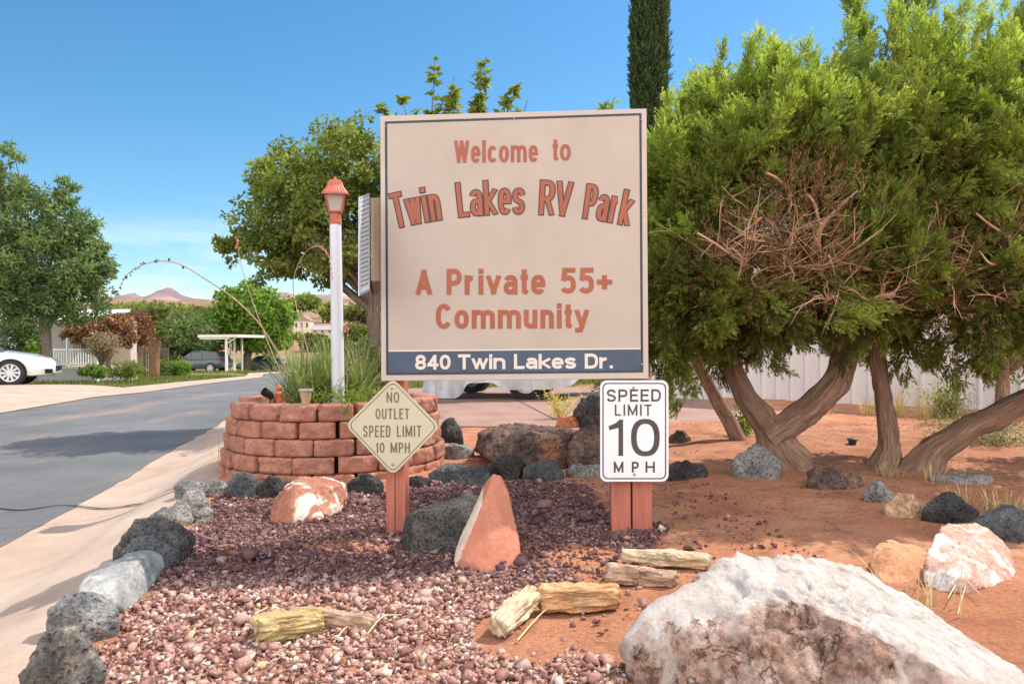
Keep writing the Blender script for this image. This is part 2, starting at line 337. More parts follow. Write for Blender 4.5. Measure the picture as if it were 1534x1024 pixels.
# driveway at the back
DCON = concrete('red brown coloured concrete', (.27, .15, .115), (.32, .185, .145), (.36, .22, .175), (.20, .11, .085))
gxx, gyy = np.linspace(-3.6, 3.1, 60), np.linspace(7.2, 14.2, 60); bm = bmesh.new()
me = bpy.data.meshes.new('d'); me.from_pydata([(x, y, float(ht(x, y, False)) + d) for d in (.012, -.3) for x, y in DRV], [], [tuple(range(6))] + [(i, i + 6, (i + 1) % 6 + 6, (i + 1) % 6) for i in range(6)])
struct(link('driveway', me, DCON)); m = simple('dark joint', (.12, .075, .06), .9)
q0, q1 = gnd(760, 593)[:2], gnd(846, 637)[:2]; V, Q = linemesh([q0 + (q1 - q0) * k for k in np.linspace(-.1, 1.02, 12)], .011, .016); struct(link('driveway_joint', mesh(V, Q), m))
q = [gnd(px, 763 - px * .019 + 3 * math.sin(px * .05)) for px in range(-60, 230, 10)]; V, Q = linemesh([w[:2] for w in q], .011, .0105)
struct(link('road_shadow_line', mesh(V, Q), simple('painted wire shadow', (.03, .03, .032), .8)))  # dark strip painted where a thin overhead wire's shadow crosses the road

# mountains
def mountains():
    px = np.linspace(-900, 2400, 420); xp = [-900, -300, 60, 130, 162, 175, 200, 213, 222, 234, 250, 260, 272, 286, 320, 360, 420, 500, 620, 900, 2400]
    yp = [452, 447, 446, 444, 440, 437, 430, 436, 438, 433, 432.5, 429, 436, 441, 442, 443, 441, 444, 440, 446, 450]
    top = np.interp(px, xp, yp); d = np.linspace(-1, 1, 70); U_, D = np.meshgrid(px, d, indexing='ij'); Yc = 6000.
    X = (U_ - CX) / F * Yc * (1 + .1 * D); Yv = Yc + 900 * D; Hh = (HY + 5 - np.interp(U_, xp, yp)) / F * Yc - 60
    P = np.stack((X, Yv, 0 * X), -1); rid = 1 - np.abs(fbm(P, .0022, 4, 5)) * .9
    Zv = 60 + Hh * (1 - np.abs(D) ** 1.3) * np.clip(.74 + .26 * rid + .05 * fbm(P, .006, 14, 3), 0, 1.06) - 80 * (np.abs(D) > .97)
    m, t, b = newmat('banded desert rock'); p = vmap(t, coord(t), (.001, .001, .001))
    c = ramp(t, [(.38, (.17, .125, .14)), (.5, (.27, .17, .165)), (.62, (.44, .24, .20))], noise(t, p, 1.3, 9, .6, .4)); t.links.new(c, b.inputs['Base Color']); b.inputs['Roughness'].default_value = 1
    V, Q = sheet(X, Yv, Zv); struct(link('mountains', mesh(V, Q, False), m))
mountains()

# ------------------------------------------------------------------ signs
class Plane:
    """a real upright board face: origin, yaw; pixels of the photograph measured off onto it"""
    def __init__(s, o, yaw, lean=0.):
        s.o = np.asarray(o, float); s.x = np.array((math.cos(yaw), -math.sin(yaw), 0)); s.n = np.array((-math.sin(yaw), -math.cos(yaw), 0))
    def __call__(s, px, py, off=0.):
        px = np.asarray(px, float); py = np.asarray(py, float)
        d = FW + ((px - CX) / F)[..., None] * RT + ((HY - py) / F)[..., None] * UP
        k = ((s.o + s.n * off - CAM) @ s.n) / (d @ s.n); return CAM + d * k[..., None]
def plate(name, pl, pts, off, th, mat, parent, bevel=0.):
    A = pl(*np.array(pts, float).T, off); B = A - pl.n * th; n = len(A)
    V = np.concatenate((A, B)); Q = [tuple(range(n)), tuple(range(2 * n - 1, n - 1, -1))] + [(i, i + n, (i + 1) % n + n, (i + 1) % n) for i in range(n)]
    return MB().add(V, Q).build(name, mat, parent, bevel=bevel)
def rrect(x0, y0, x1, y1, r, tilt=0., n=6):
    o = []
    for cx, cy, a in ((x1 - r, y0 + r, -90), (x1 - r, y1 - r, 0), (x0 + r, y1 - r, 90), (x0 + r, y0 + r, 180)):
        for k in range(n + 1):
            q = R(a + 90 * k / n); o.append((cx + r * math.cos(q), cy + r * math.sin(q)))
    return o
def rpoly(P, r, n=6):
    o = []; m = len(P); P = [np.array(p, float) for p in P]
    for i in range(m):
        a, b, c = P[i - 1], P[i], P[(i + 1) % m]; u = (a - b) / np.linalg.norm(a - b); w = (c - b) / np.linalg.norm(c - b)
        for k in range(n + 1):
            t = k / n; o.append(tuple((1 - t) ** 2 * (b + u * r) + 2 * t * (1 - t) * b + t * t * (b + w * r)))
    return o
def ring(name, pl, O, I, off, th, mat, parent):
    A, B = pl(*np.array(O, float).T, off), pl(*np.array(I, float).T, off); n = len(A); V = np.concatenate((A, B, A - pl.n * th, B - pl.n * th)); Q = []
    for i in range(n):
        j = (i + 1) % n; Q += [(i, j, n + j, n + i), (i, 2 * n + i, 2 * n + j, j), (n + i, n + j, 3 * n + j, 3 * n + i)]
    return MB().add(V, Q).build(name, mat, parent)
def arc(cx, cy, rx, ry, a0, a1, n=14, p=.86):
    t = np.radians(np.linspace(a0, a1, n)); c, s = np.cos(t), np.sin(t)
    return list(zip(cx + rx * np.sign(c) * abs(c) ** p, cy + ry * np.sign(s) * abs(s) ** p))
def glyph(ch, x):
    """relative width and strokes (points, square cap at start, at end) of one grotesque letter; x is the x-height"""
    ln = lambda *p: (list(p), 1, 1)
    ring_ = lambda cx, cy, rx, ry: (arc(cx, cy, rx, ry, 0, 360, 30), 2, 2)
    S = lambda k: (spline([(1, .77 * k), (.84, .95 * k), (.5, k), (.13, .93 * k), (.0, .75 * k), (.16, .58 * k), (.5, .5 * k), (.85, .42 * k), (1, .25 * k), (.87, .07 * k), (.5, 0), (.14, .05 * k), (0, .23 * k)], 4).tolist(), 0, 0)
    bowl = lambda y0, y1: ([(0, y1), (.5, y1)] + arc(.5, (y0 + y1) / 2, .5, (y1 - y0) / 2, 88, -88) + [(.5, y0), (0, y0)], 0, 0)
    st = ln((0, 0), (0, 1)); G = {
     'W': (1.5, [ln((0, 1), (.24, 0)), ln((.24, 0), (.5, 1)), ln((.5, 1), (.76, 0)), ln((.76, 0), (1, 1))]), 'w': (1.3, [ln((0, x), (.25, 0)), ln((.25, 0), (.5, x)), ln((.5, x), (.75, 0)), ln((.75, 0), (1, x))]),
     'e': (.95, [(arc(.5, x / 2, .5, x / 2, 0, 322, 26), 0, 0), ([(0, x * .5), (1, x * .5)], 0, 1)]), 'l': (0, [st]), 'c': (.95, [(arc(.5, x / 2, .5, x / 2, 38, 322, 24), 0, 0)]), 'o': (1, [ring_(.5, x / 2, .5, x / 2)]),
     'm': (1.62, [ln((0, 0), (0, x)), ([(0, .62 * x)] + arc(.25, .66 * x, .25, .34 * x, 160, 0, 9) + [(.5, 0)], 0, 1), ([(.5, .62 * x)] + arc(.75, .66 * x, .25, .34 * x, 160, 0, 9) + [(1, 0)], 0, 1)]),
     't': (.5, [([(.45, .95), (.45, .16), (.58, .02), (1, 0)], 1, 1), ln((0, x), (1, x))]), 'T': (1, [ln((0, 1), (1, 1)), ln((.5, .98), (.5, 0))]), 'i': (0, [ln((0, 0), (0, x)), ln((0, .985), (0, 1))]), 'I': (0, [st]),
     'n': (.95, [ln((0, 0), (0, x)), ([(0, .6 * x)] + arc(.5, .64 * x, .5, .36 * x, 165, 0) + [(1, 0)], 0, 1)]), 'u': (.95, [ln((1, 0), (1, x)), ([(1, .4 * x)] + arc(.5, .36 * x, .5, .36 * x, 345, 180) + [(0, x)], 0, 1)]),
     'a': (.92, [([(1, 0), (1, .66 * x)] + arc(.5, .68 * x, .5, .32 * x, 0, 158), 1, 0), ([(1, .58 * x), (.5, .56 * x)] + arc(.42, .28 * x, .42, .28 * x, 90, 270, 10) + [(.7, .04 * x), (1, .2 * x)], 0, 0)]),
     'k': (.95, [st, ln((.02, .3), (.98, x)), ln((.32, .5 * x), (1, 0))]), 's': (.9, [S(x)]), 'S': (1, [S(1)]), 'L': (.85, [ln((0, 1), (0, 0)), ln((0, 0), (1, 0))]),
     'R': (1.05, [st, bowl(.46, 1), ln((.55, .46), (1, 0))]), 'P': (1, [st, bowl(.44, 1)]), 'D': (1.05, [st, bowl(0, 1)]), 'V': (1.1, [ln((0, 1), (.5, 0)), ln((.5, 0), (1, 1))]), 'v': (.95, [ln((0, x), (.5, 0)), ln((.5, 0), (1, x))]),
     'r': (.72, [ln((0, 0), (0, x)), ([(0, .55 * x)] + arc(1, .55 * x, 1, .43 * x, 165, 92, 8), 0, 0)]), 'A': (1.15, [ln((0, 0), (.5, 1)), ln((.5, 1), (1, 0)), ln((.2, .26), (.8, .26))]),
     '5': (1, [([(.95, 1), (.16, 1)], 1, 1), ([(.16, 1), (.05, .5)], 0, 0), ([(.05, .5)] + arc(.46, .32, .54, .32, 125, -148, 20), 0, 0)]), '+': (1, [ln((0, .42), (1, .42)), ln((.5, .2), (.5, .64))]),
     'C': (1.1, [(arc(.5, .5, .5, .5, 35, 325, 26), 0, 0)]), 'y': (.98, [ln((0, x), (.5, .02)), ([(1, x), (.52, .0), (.36, -.2), (.05, -.21)], 1, 1)]), '8': (1, [ring_(.5, .245, .5, .245), ring_(.5, .755, .44, .245)]),
     '4': (1.02, [ln((.74, 0), (.74, 1)), ([(.70, .98), (.02, .3)], 0, 0), ([(0, .26), (1, .26)], 1, 1)]), '0': (1, [ring_(.5, .5, .5, .5)]), '.': (0, [ln((0, 0), (0, .01))]), '1': (.5, [ln((1, 0), (1, 1)), ([(1, .95), (.75, .82), (.05, .78)], 0, 1)]),
     'N': (1.08, [st, ln((1, 0), (1, 1)), ([(0, 1), (1, 0)], 1, 1)]), 'O': (1.1, [ring_(.5, .5, .5, .5)]), 'U': (1.05, [([(0, 1)] + arc(.5, .34, .5, .34, 180, 360, 18) + [(1, 1)], 1, 1)]), 'E': (.9, [st, ln((0, 1), (1, 1)), ln((0, 0), (1, 0)), ln((0, .52), (.9, .52))]),
     'M': (1.35, [st, ln((1, 0), (1, 1)), ln((0, 1), (.5, .08)), ln((.5, .08), (1, 1))]), 'H': (1.05, [st, ln((1, 0), (1, 1)), ln((0, .52), (1, .52))])}
    return G[ch]
def stroke(P, w, c0, c1):
    P = np.array(P, float); n = len(P)
    if c0 == 2:
        P = P[:-1]; n -= 1; T0 = nrm(P - np.roll(P, 1, 0)); T1 = nrm(np.roll(P, -1, 0) - P)
    else:
        P[0] -= nrm(P[1] - P[0]) * w / 2 * c0; P[-1] += nrm(P[-1] - P[-2]) * w / 2 * c1
        D = nrm(np.diff(P, axis=0)); T0 = np.concatenate((D[:1], D)); T1 = np.concatenate((D, D[-1:]))
    t = nrm(T0 + T1); k = 1 / np.clip((t * T1).sum(1), .55, 1); N = np.stack((-t[:, 1], t[:, 0]), -1) * (k * w / 2)[:, None]
    V = np.concatenate((P + N, P - N)); m = n if c0 == 2 else n - 1
    return V, [(i, (i + 1) % n, n + (i + 1) % n, n + i) for i in range(m)]
def lettering(name, pl, words, mat, parent, w=6., gap=2.5, off=.001, arch=None, grow=0., slope=0., xh=.75):
    """words: (text, x0, ytop, x1, ybaseline) measured in the photograph; w is the stroke weight in the same unit"""
    for txt, x0, y0, x1, y1 in words:
        h = y1 - y0; x = (xh * h - w) / (h - w); G = [glyph(c, x) for c in txt]; rel = sum(g[0] for g in G)
        free = (x1 - x0) - gap * (len(G) - 1) - sum(w for g in G if not g[0]); cur = x0; mb = MB(); q = 0
        for gw, S in G:
            wd = free * gw / rel if gw else w
            for P, c0, c1 in S:
                P = np.array(P, float); P = np.stack((cur + w / 2 + P[:, 0] * (wd - w), w / 2 + P[:, 1] * (h - w)), -1)
                lo, hi = P[:, 1].min() - w / 2, P[:, 1].max() + w / 2
                V, Q = stroke(P, w + grow, c0, c1)
                V[:, 1] = np.clip(V[:, 1], lo - grow / 2, hi + grow / 2); px = V[:, 0]; hv = V[:, 1]; py = y1 - hv
                if arch:
                    xc, half, hh, ym = arch; u = (px - xc) / half; sl = 2 * hh * u / half; px = px + hv * sl; py = ym + hh * u * u - hv
                if slope: py = py + (px - 770) * slope
                mb.add(pl(px, py, off + (q % 8) * 6e-5), Q); q += 1
            cur += wd + gap
        me = bpy.data.meshes.new(name); me.from_pydata(np.concatenate(mb.v).tolist(), [], mb.q); link(name, me, mat, parent)
TAN = simple('tan painted board', (.41, .345, .295), .55, var=.06, scale=5, bstr=.08, bscale=30); CREAM = simple('tan edge paint', (.46, .395, .345), .55, var=.05)
NAVY = simple('navy vinyl', (.045, .07, .115), .5, var=.2, scale=7, bstr=0); NAVYD = simple('dark navy border paint', (.022, .028, .042), .5, bstr=0)
ORANGE = simple('faded orange vinyl', (.30, .078, .034), .5, var=.1, scale=9, bstr=0); BLACKV = simple('black vinyl', (.03, .02, .018), .5, bstr=0); PALEV = simple('pale vinyl lettering', (.62, .55, .49), .5, var=.05, bstr=0)
REDPOST = simple('red painted timber', (.40, .125, .085), .75, var=.22, scale=5, stretch=(9, 9, .8), bstr=.5, bdist=.006, bscale=14)
STEEL = simple('dull steel', (.35, .33, .31), .45, .9, bstr=0); DARKW = simple('dark gap', (.02, .012, .01), .95, bstr=0)
YAW = R(3.5); SP = Plane((.0, 3.30, .7), YAW)
sg = thing('welcome_sign', 'big square tan welcome board with orange lettering on red timber posts', 'sign', gnd(770, 797))
plate('panel', SP, [(569.5, 173.5), (968.5, 162.5), (971.5, 567), (571, 570.5)], 0, .028, CREAM, sg, .003)
O_ = [(576.5, 182), (961, 169.5), (963.5, 557.5), (578.5, 561.5)]; I_ = [(580, 185.5), (957.6, 173), (960, 555), (582, 558.5)]
plate('face', SP, I_, .0015, .002, TAN, sg); ring('border', SP, O_, I_, .002, .003, NAVYD, sg)
plate('address_band', SP, [(582, 526.5), (959.7, 523), (960, 555), (582, 558.5)], .0028, .001, NAVY, sg); plate('band_rule', SP, [(582, 524.5), (959.7, 521), (959.7, 523), (582, 526.5)], .0029, .001, PALEV, sg)
lettering('lettering', SP, [('Welcome', 680.5, 209.5, 806, 243), ('to', 828, 208.5, 855, 241.5)], ORANGE, sg, 5.2, 2.9, .003, slope=-.012)
AR = (768, 180, 21, 320.5); TW = [('Twin', 594, 270, 662, 321), ('Lakes', 687.5, 270, 785, 321), ('RV', 807.5, 270, 853, 321), ('Park', 873, 270, 941, 321)]
lettering('letter_outline', SP, TW, BLACKV, sg, 6.0, 3.2, .003, arch=AR, grow=3.0, slope=-.01); lettering('lettering', SP, TW, ORANGE, sg, 6.0, 3.2, .0042, arch=AR, slope=-.01)
lettering('lettering', SP, [('A', 623, 403, 647, 441), ('Private', 669, 402, 817, 441), ('55+', 840, 401.5, 917, 440)], ORANGE, sg, 7.4, 4.5, .003, slope=-.006)
lettering('lettering', SP, [('Community', 653, 454.5, 882, 492)], ORANGE, sg, 7.2, 4.5, .003, slope=-.004)
lettering('lettering', SP, [('840', 622, 530.5, 675, 552.5), ('Twin', 686, 530, 757, 552.5), ('Lakes', 770, 530, 863, 552.5), ('Dr.', 876, 530, 918, 552.5)], PALEV, sg, 4.6, 1.8, .0036, slope=-.006)
for q in ((577.5, 330), (962, 322), (578, 545), (961.5, 545), (770, 178), (577, 190), (961, 180)): MB().lathe([(.004, -.002), (.003, .003)], SP(q[0], q[1], .003), 8).build('screw_head', STEEL, sg)
def post(x0, x1, yb, yt, off=-.03, dep=.09):
    a, b_ = SP(x0, 600, off), SP(x1, 600, off); w = np.linalg.norm(b_ - a); c = (a + b_) / 2 - SP.n * dep / 2; zt = SP((x0 + x1) / 2, yt, off)[2]
    MB().box((c[0], c[1], (zt - .12) / 2), (w, dep, zt + .12), -YAW).build('post', REDPOST, sg, bevel=.004)
post(577, 606, 801, 200); post(914.5, 944, 794, 200); post(946.5, 976, 793, 566)
for px in (591.6,):
    a = SP(px, 760, -.028); V = [SP(px - .3, 704, -.0285), SP(px + .4, 704, -.0285), SP(px + .9, 765, -.0285), SP(px + .3, 800, -.0285), SP(px - .3, 800, -.0285), SP(px - .5, 760, -.0285)]
    MB().add(V, [tuple(range(6))]).build('crack', DARKW, sg)
ZW = simple('weathered grey brown plank', (.30, .215, .15), .85, var=.3, scale=4, stretch=(14, 14, .7), bstr=.5, bscale=10)
pb = MB(); A = SP(554.5, 296, -.16); 
def beam(x0, x1, y0, y1, off, dep, name, mat, par):
    a, b_ = SP(x0, y1, off), SP(x1, y1, off); zt = SP(x0, y0, off)[2]; c = (a + b_) / 2 - SP.n * dep / 2
    return MB().box((c[0], c[1], (zt + a[2]) / 2), (np.linalg.norm(b_ - a), dep, zt - a[2]), -YAW).build(name, mat, par, bevel=.003)
beam(556, 620, 296, 421, -.04, .045, 'backing_plank', ZW, sg); beam(557, 618, 300, 418, -.09, .042, 'backing_plank', ZW, sg)
beam(580, 962, 240, 262, -.131, .04, 'cross_rail', ZW, sg)

# small signs
WHT = simple('white reflective sheet', (.70, .71, .74), .4, var=.06, scale=4, bstr=0); INK = simple('worn charcoal ink', (.055, .045, .043), .5, var=.3, scale=22, bstr=0)
s2 = thing('speed_limit_sign', 'white rectangular speed limit 10 sign fixed low on the double red posts', 'sign', SP(950, 720, .002))
plate('plate', SP, rrect(899, 569.5, 1001.5, 721, 10), .012, .004, WHT, s2, .0008)
ring('border', SP, rrect(902.5, 573, 998, 717.3, 8), rrect(904.3, 574.8, 996.2, 715.5, 6.6), .0128, .0008, INK, s2)
lettering('lettering', SP, [('SPEED', 909, 583.5, 990, 602)], INK, s2, 3.0, 3.6, .0126, slope=-.004); lettering('lettering', SP, [('LIMIT', 921, 605.5, 976, 622.5)], INK, s2, 2.5, 4.0, .0126)
lettering('lettering', SP, [('M', 919.5, 691, 934, 707.5), ('P', 946.5, 691, 957, 707.5), ('H', 967, 691, 981, 707.5)], INK, s2, 2.9, 3, .0126)
def zero(cx, cy, rx, ry, wx, wy, n=40):
    e = lambda a, b_: [(cx + a * np.sign(math.cos(t)) * abs(math.cos(t)) ** .82, cy + b_ * np.sign(math.sin(t)) * abs(math.sin(t)) ** .82) for t in np.linspace(0, 2 * math.pi, n, endpoint=False)]
    return e(rx, ry), e(rx - wx, ry - wy)
o_, i_ = zero(966.8, 655, 21.5, 28, 8.5, 7.5); ring('numeral', SP, o_, i_, .0126, .0005, INK, s2)
MB().add(SP(*np.array([(933.5, 682.5), (926.5, 682.5), (926.5, 640.5), (913, 644), (911.5, 638), (922, 633.5), (928, 628), (933.5, 628)], float).T, .0126), [tuple(range(8))]).build('numeral', INK, s2)
for q in ((949, 580), (950.5, 710)):
    mb = MB().lathe([(.006, -.004), (.0055, .004), (.002, .006)], (0, 0, 0), 8); mb.v = [w @ np.array(((1, 0, 0), (0, 0, 1), (0, -1, 0))) + SP(*q, .013) for w in mb.v]; mb.build('bolt', STEEL, s2)
YEL = simple('faded cream yellow sheet', (.50, .46, .325), .45, var=.06, scale=4, bstr=0); BRN = simple('faded brown ink', (.17, .095, .05), .5, var=.15, bstr=0)
s3 = thing('no_outlet_sign', 'cream diamond shaped no outlet sign on the single left red post', 'sign', SP(588, 709, .002))
dm = [(588.5, 566), (659.5, 639), (588.5, 712), (517, 636.5)]
sc_ = lambda k: [(588.3 + (x - 588.3) * k, 638.4 + (y - 638.4) * k) for x, y in dm]
plate('plate', SP, rpoly(dm, 12), .012, .004, YEL, s3, .0008); ring('border', SP, rpoly(sc_(.938), 10), rpoly(sc_(.915), 9.5), .0128, .0008, BRN, s3)
lettering('lettering', SP, [('NO', 579, 587, 598, 603)], BRN, s3, 2.1, 2.2, .0126); lettering('lettering', SP, [('OUTLET', 562.5, 611.5, 613, 627.5)], BRN, s3, 2.1, 2.2, .0126)
lettering('lettering', SP, [('SPEED', 544, 637, 585, 654.5), ('LIMIT', 594.5, 637, 631.5, 654)], BRN, s3, 2.1, 2.2, .0126); lettering('lettering', SP, [('10', 563, 662.5, 576, 678), ('MPH', 585, 662.5, 614, 678)], BRN, s3, 2.1, 2.2, .0126)
for q in ((587, 581.5), (588.5, 695)):
    mb = MB().lathe([(.006, -.004), (.0055, .004), (.002, .006)], (0, 0, 0), 8); mb.v = [w @ np.array(((1, 0, 0), (0, 0, 1), (0, -1, 0))) + SP(*q, .013) for w in mb.v]; mb.build('bolt', STEEL, s3)
# edge-on notice board fixed to the planks at the left of the big board
def notice():
    A, B = at(539, 442, 3.06), at(554.5, 434, 3.33); A[2] = at(539, 443, 3.06)[2]; x = nrm(B - A); x[2] = 0; x = nrm(x); yaw = -math.atan2(x[1], x[0])
    NP = Plane(A, yaw); s = thing('notice_board', 'narrow white notice board seen almost edge on beside the big sign', 'sign', A)
    plate('plate', NP, [(539.3, 296), (554, 290), (554.5, 436), (538.8, 443)], 0, .006, simple('pale blue white sheet', (.66, .72, .78), .4, var=.05, bstr=0), s)
    mb = MB()
    for k, y in enumerate(np.arange(302, 432, 6.6)):
        x0 = 541.2
        while x0 < 552:
            w = random.Random(k * 31 + int(x0 * 10)).uniform(.8, 2.4); d = (x0 - 539) * -.42; x1 = min(x0 + w, 552.6)
            mb.add(NP(*np.array([(x0, y + d), (x1, y + d - .3), (x1, y + 3.4 + d - .3), (x0, y + 3.4 + d)]).T, .001), [(0, 1, 2, 3)]); x0 += w + .5
    mb.build('print', simple('blue grey print', (.2, .26, .34), .5, bstr=0), s)
    ring('border', NP, [(539.3, 296), (554, 290), (554.5, 436), (538.8, 443)], [(540.1, 299), (553.2, 293.6), (553.7, 432.5), (539.7, 439)], .0012, .0012, simple('blue border', (.2, .3, .42), .5, bstr=0), s)
notice()

# ------------------------------------------------------------------ lamp post
def lamp():
    B = at(507, 600, 5.0); B[2] = .42; T = at(502.5, 335, 5.0); k = 5.0 / F
    s = thing('lamp_post', 'white lamp post with a red four sided lantern standing in the brick planter', 'lamp post', B)
    WP = simple('white post paint', (.58, .595, .63), .45, var=.06, scale=3, stretch=(3, 3, .6), bstr=.1); RD = simple('faded red lantern paint', (.42, .105, .065), .5, var=.15, bstr=.1)
    MB().tube([B, T], [9.6 * k, 8.6 * k], 20).build('post', WP, s, smooth=True)
    q = lambda y: T[2] + (335 - y) * k
    MB().lathe([(9.5 * k, 0), (9.8 * k, 4 * k), (8.6 * k, 5 * k), (8.6 * k, 15 * k), (10.5 * k, 17 * k)], T - (0, 0, .005), 20).build('collar', RD, s, smooth=True)
    g, t, b = newmat('frosted lantern glass'); b.inputs['Base Color'].default_value = (.62, .56, .48, 1); b.inputs['Roughness'].default_value = .35; b.inputs['Transmission Weight'].default_value = .35
    z0, z1 = 17 * k, 43 * k; R0, R1 = 12 * k, 20.5 * k
    MB().lathe([(R0 * .95, z0), (R1 * .95, z1)], T, 4, R(45 + 12)).build('glass', g, s)
    mb = MB()
    for j in range(4):
        a = R(45 + 12 + 90 * j); d = np.array((math.cos(a), math.sin(a), 0)); mb.tube([T + d * R0 + (0, 0, z0 - .004), T + d * R1 + (0, 0, z1)], 1.5 * k, 5)
        a2 = R(45 + 12 + 90 * (j + 1)); e = np.array((math.cos(a2), math.sin(a2), 0)); mb.tube([T + d * R0 + (0, 0, z0), T + e * R0 + (0, 0, z0)], 1.4 * k, 5)
    mb.build('lantern_frame', RD, s)
    mb = MB(); n = 32
    def prof(r, z, c):  # square with fluted sides
        o = []
        for j in range(n * 4):
            a = 2 * math.pi * j / (n * 4); sq = min(1 / max(abs(math.cos(a)), 1e-3), 1 / max(abs(math.sin(a)), 1e-3)); q_ = r * (.72 * min(sq, 1.3) + .28) * (1 + .03 * math.sin(a * 28) * c)
            o.append((q_ * math.cos(a + R(12)), q_ * math.sin(a + R(12)), z))
        return o
    rows = [prof(r * k, z * k, c) for r, z, c in ((20.5, 41, 0), (20.5, 43.5, 0), (18.5, 46, 1), (14, 52, 1), (11.5, 57, 1), (10.5, 62, 1), (9, 62.5, 0), (8.5, 64.5, 0), (3, 65.5, 0), (2, 68, 0), (.6, 70, 0))]
    m = n * 4; Q = [(i * m + j, i * m + (j + 1) % m, (i + 1) * m + (j + 1) % m, (i + 1) * m + j) for i in range(len(rows) - 1) for j in range(m)]
    mb.add(np.array(rows).reshape(-1, 3) + T, Q); mb.build('roof_cap', RD, s, smooth=True)
lamp()

# ------------------------------------------------------------------ round planter of stacked blocks
PC = np.array((at(503, 640, 5.28)[0], 5.28))
BLK = rockmat('red split face block', [(.3, (.35, .145, .095)), (.5, (.46, .205, .14)), (.72, (.55, .28, .2))], 9, bstr=.9, bdist=.012, bsc=26, patches=(.33, .15, .12), pscale=3, pr=(.5, .75), spk=.7)
def planter():
    s = thing('planter', 'round raised planter of stacked rough red wall blocks beside the road', 'planter', (PC[0], PC[1], 0)); rr = np.random.default_rng(3)
    n = 18; h = .1075; protos = []
    for c in range(5):
        Ro = .78 - .0145 * c; z = -.058 + h * c + .0; ph = .5 * (c % 2) + rr.uniform(-.06, .06) + .18
        for k in range(n):
            if c == 4 and k in (9, 10): continue
            a = 2 * math.pi * (k + ph) / n + rr.normal() * .006; w = 2 * math.pi / n - (.012 + abs(rr.normal()) * .012) / Ro; jr = rr.normal() * .006; dep = .17
            # hewn block: a small grid on the face, pushed out irregularly
            nu, nv, nd = 15, 9, 3; bm = bmesh.new(); U = np.linspace(-1, 1, nu); Vv = np.linspace(0, 1, nv); Dd = np.linspace(0, 1, nd); V = {}
            def P(i, j, d):
                if (i, j, d) in V: return V[i, j, d]
                u, v_, q = U[i], Vv[j], Dd[d]; ang = a + u * w / 2 * (1 - .06 * q); edge = max(abs(u) ** 16, abs(2 * v_ - 1) ** 11) * .007 * (1 - min(1, q * 3)); rad = Ro + jr - dep * q - edge
                p0 = np.array((rad * math.cos(ang), rad * math.sin(ang), z + .004 + (h - .006) * v_ + (.004 * (1 - 2 * v_) if abs(u) == 1 and q == 0 else 0))); f = fbm(np.array([p0 * 1.0 + c * 3.1 + k]), 26, 5, 4)[0] * .012 * (1 if q == 0 else .35)
                p0[:2] *= 1 + f / max(rad, .1); p0[2] += f * .3; V[i, j, d] = bm.verts.new((p0[0] + PC[0], p0[1] + PC[1], p0[2])); return V[i, j, d]
            for i in range(nu - 1):
                for j in range(nv - 1):
                    bm.faces.new((P(i, j, 0), P(i + 1, j, 0), P(i + 1, j + 1, 0), P(i, j + 1, 0))); bm.faces.new((P(i, j, nd - 1), P(i, j + 1, nd - 1), P(i + 1, j + 1, nd - 1), P(i + 1, j, nd - 1)))
            for d in range(nd - 1):
                for i in range(nu - 1):
                    bm.faces.new((P(i, nv - 1, d), P(i + 1, nv - 1, d), P(i + 1, nv - 1, d + 1), P(i, nv - 1, d + 1))); bm.faces.new((P(i, 0, d), P(i, 0, d + 1), P(i + 1, 0, d + 1), P(i + 1, 0, d)))
                for j in range(nv - 1):
                    bm.faces.new((P(0, j, d), P(0, j + 1, d), P(0, j + 1, d + 1), P(0, j, d + 1))); bm.faces.new((P(nu - 1, j, d), P(nu - 1, j, d + 1), P(nu - 1, j + 1, d + 1), P(nu - 1, j + 1, d)))
            for f in bm.faces: f.smooth = True
            for e in bm.edges:
                if len(e.link_faces) == 2 and e.calc_face_angle(0) > .8: e.smooth = False
            me = bpy.data.meshes.new('block'); bm.to_mesh(me); bm.free(); link('block', me, BLK, s)
    rg = np.linspace(0, .64, 10); th = np.linspace(0, 2 * math.pi, 40); A_, B_ = np.meshgrid(rg, th, indexing='ij'); X = PC[0] + A_ * np.cos(B_); Y = PC[1] + A_ * np.sin(B_)
    V, Q = sheet(X, Y, .40 + .02 * fbm(np.stack((X, Y, 0 * X), -1), 6, 2)); link('soil', mesh(V, Q, True), simple('planter soil', (.16, .08, .05), .95, bstr=.8, bdist=.02, bscale=30), s)
    th = np.linspace(0, 2 * math.pi, 41)[:-1]; V = [(PC[0] + .66 * math.cos(a), PC[1] + .66 * math.sin(a), z) for z in (-.05, .40) for a in th]
    MB().add(V, [(k, (k + 1) % 40, 40 + (k + 1) % 40, 40 + k) for k in range(40)]).build('backfill', DARKW, s)
planter()

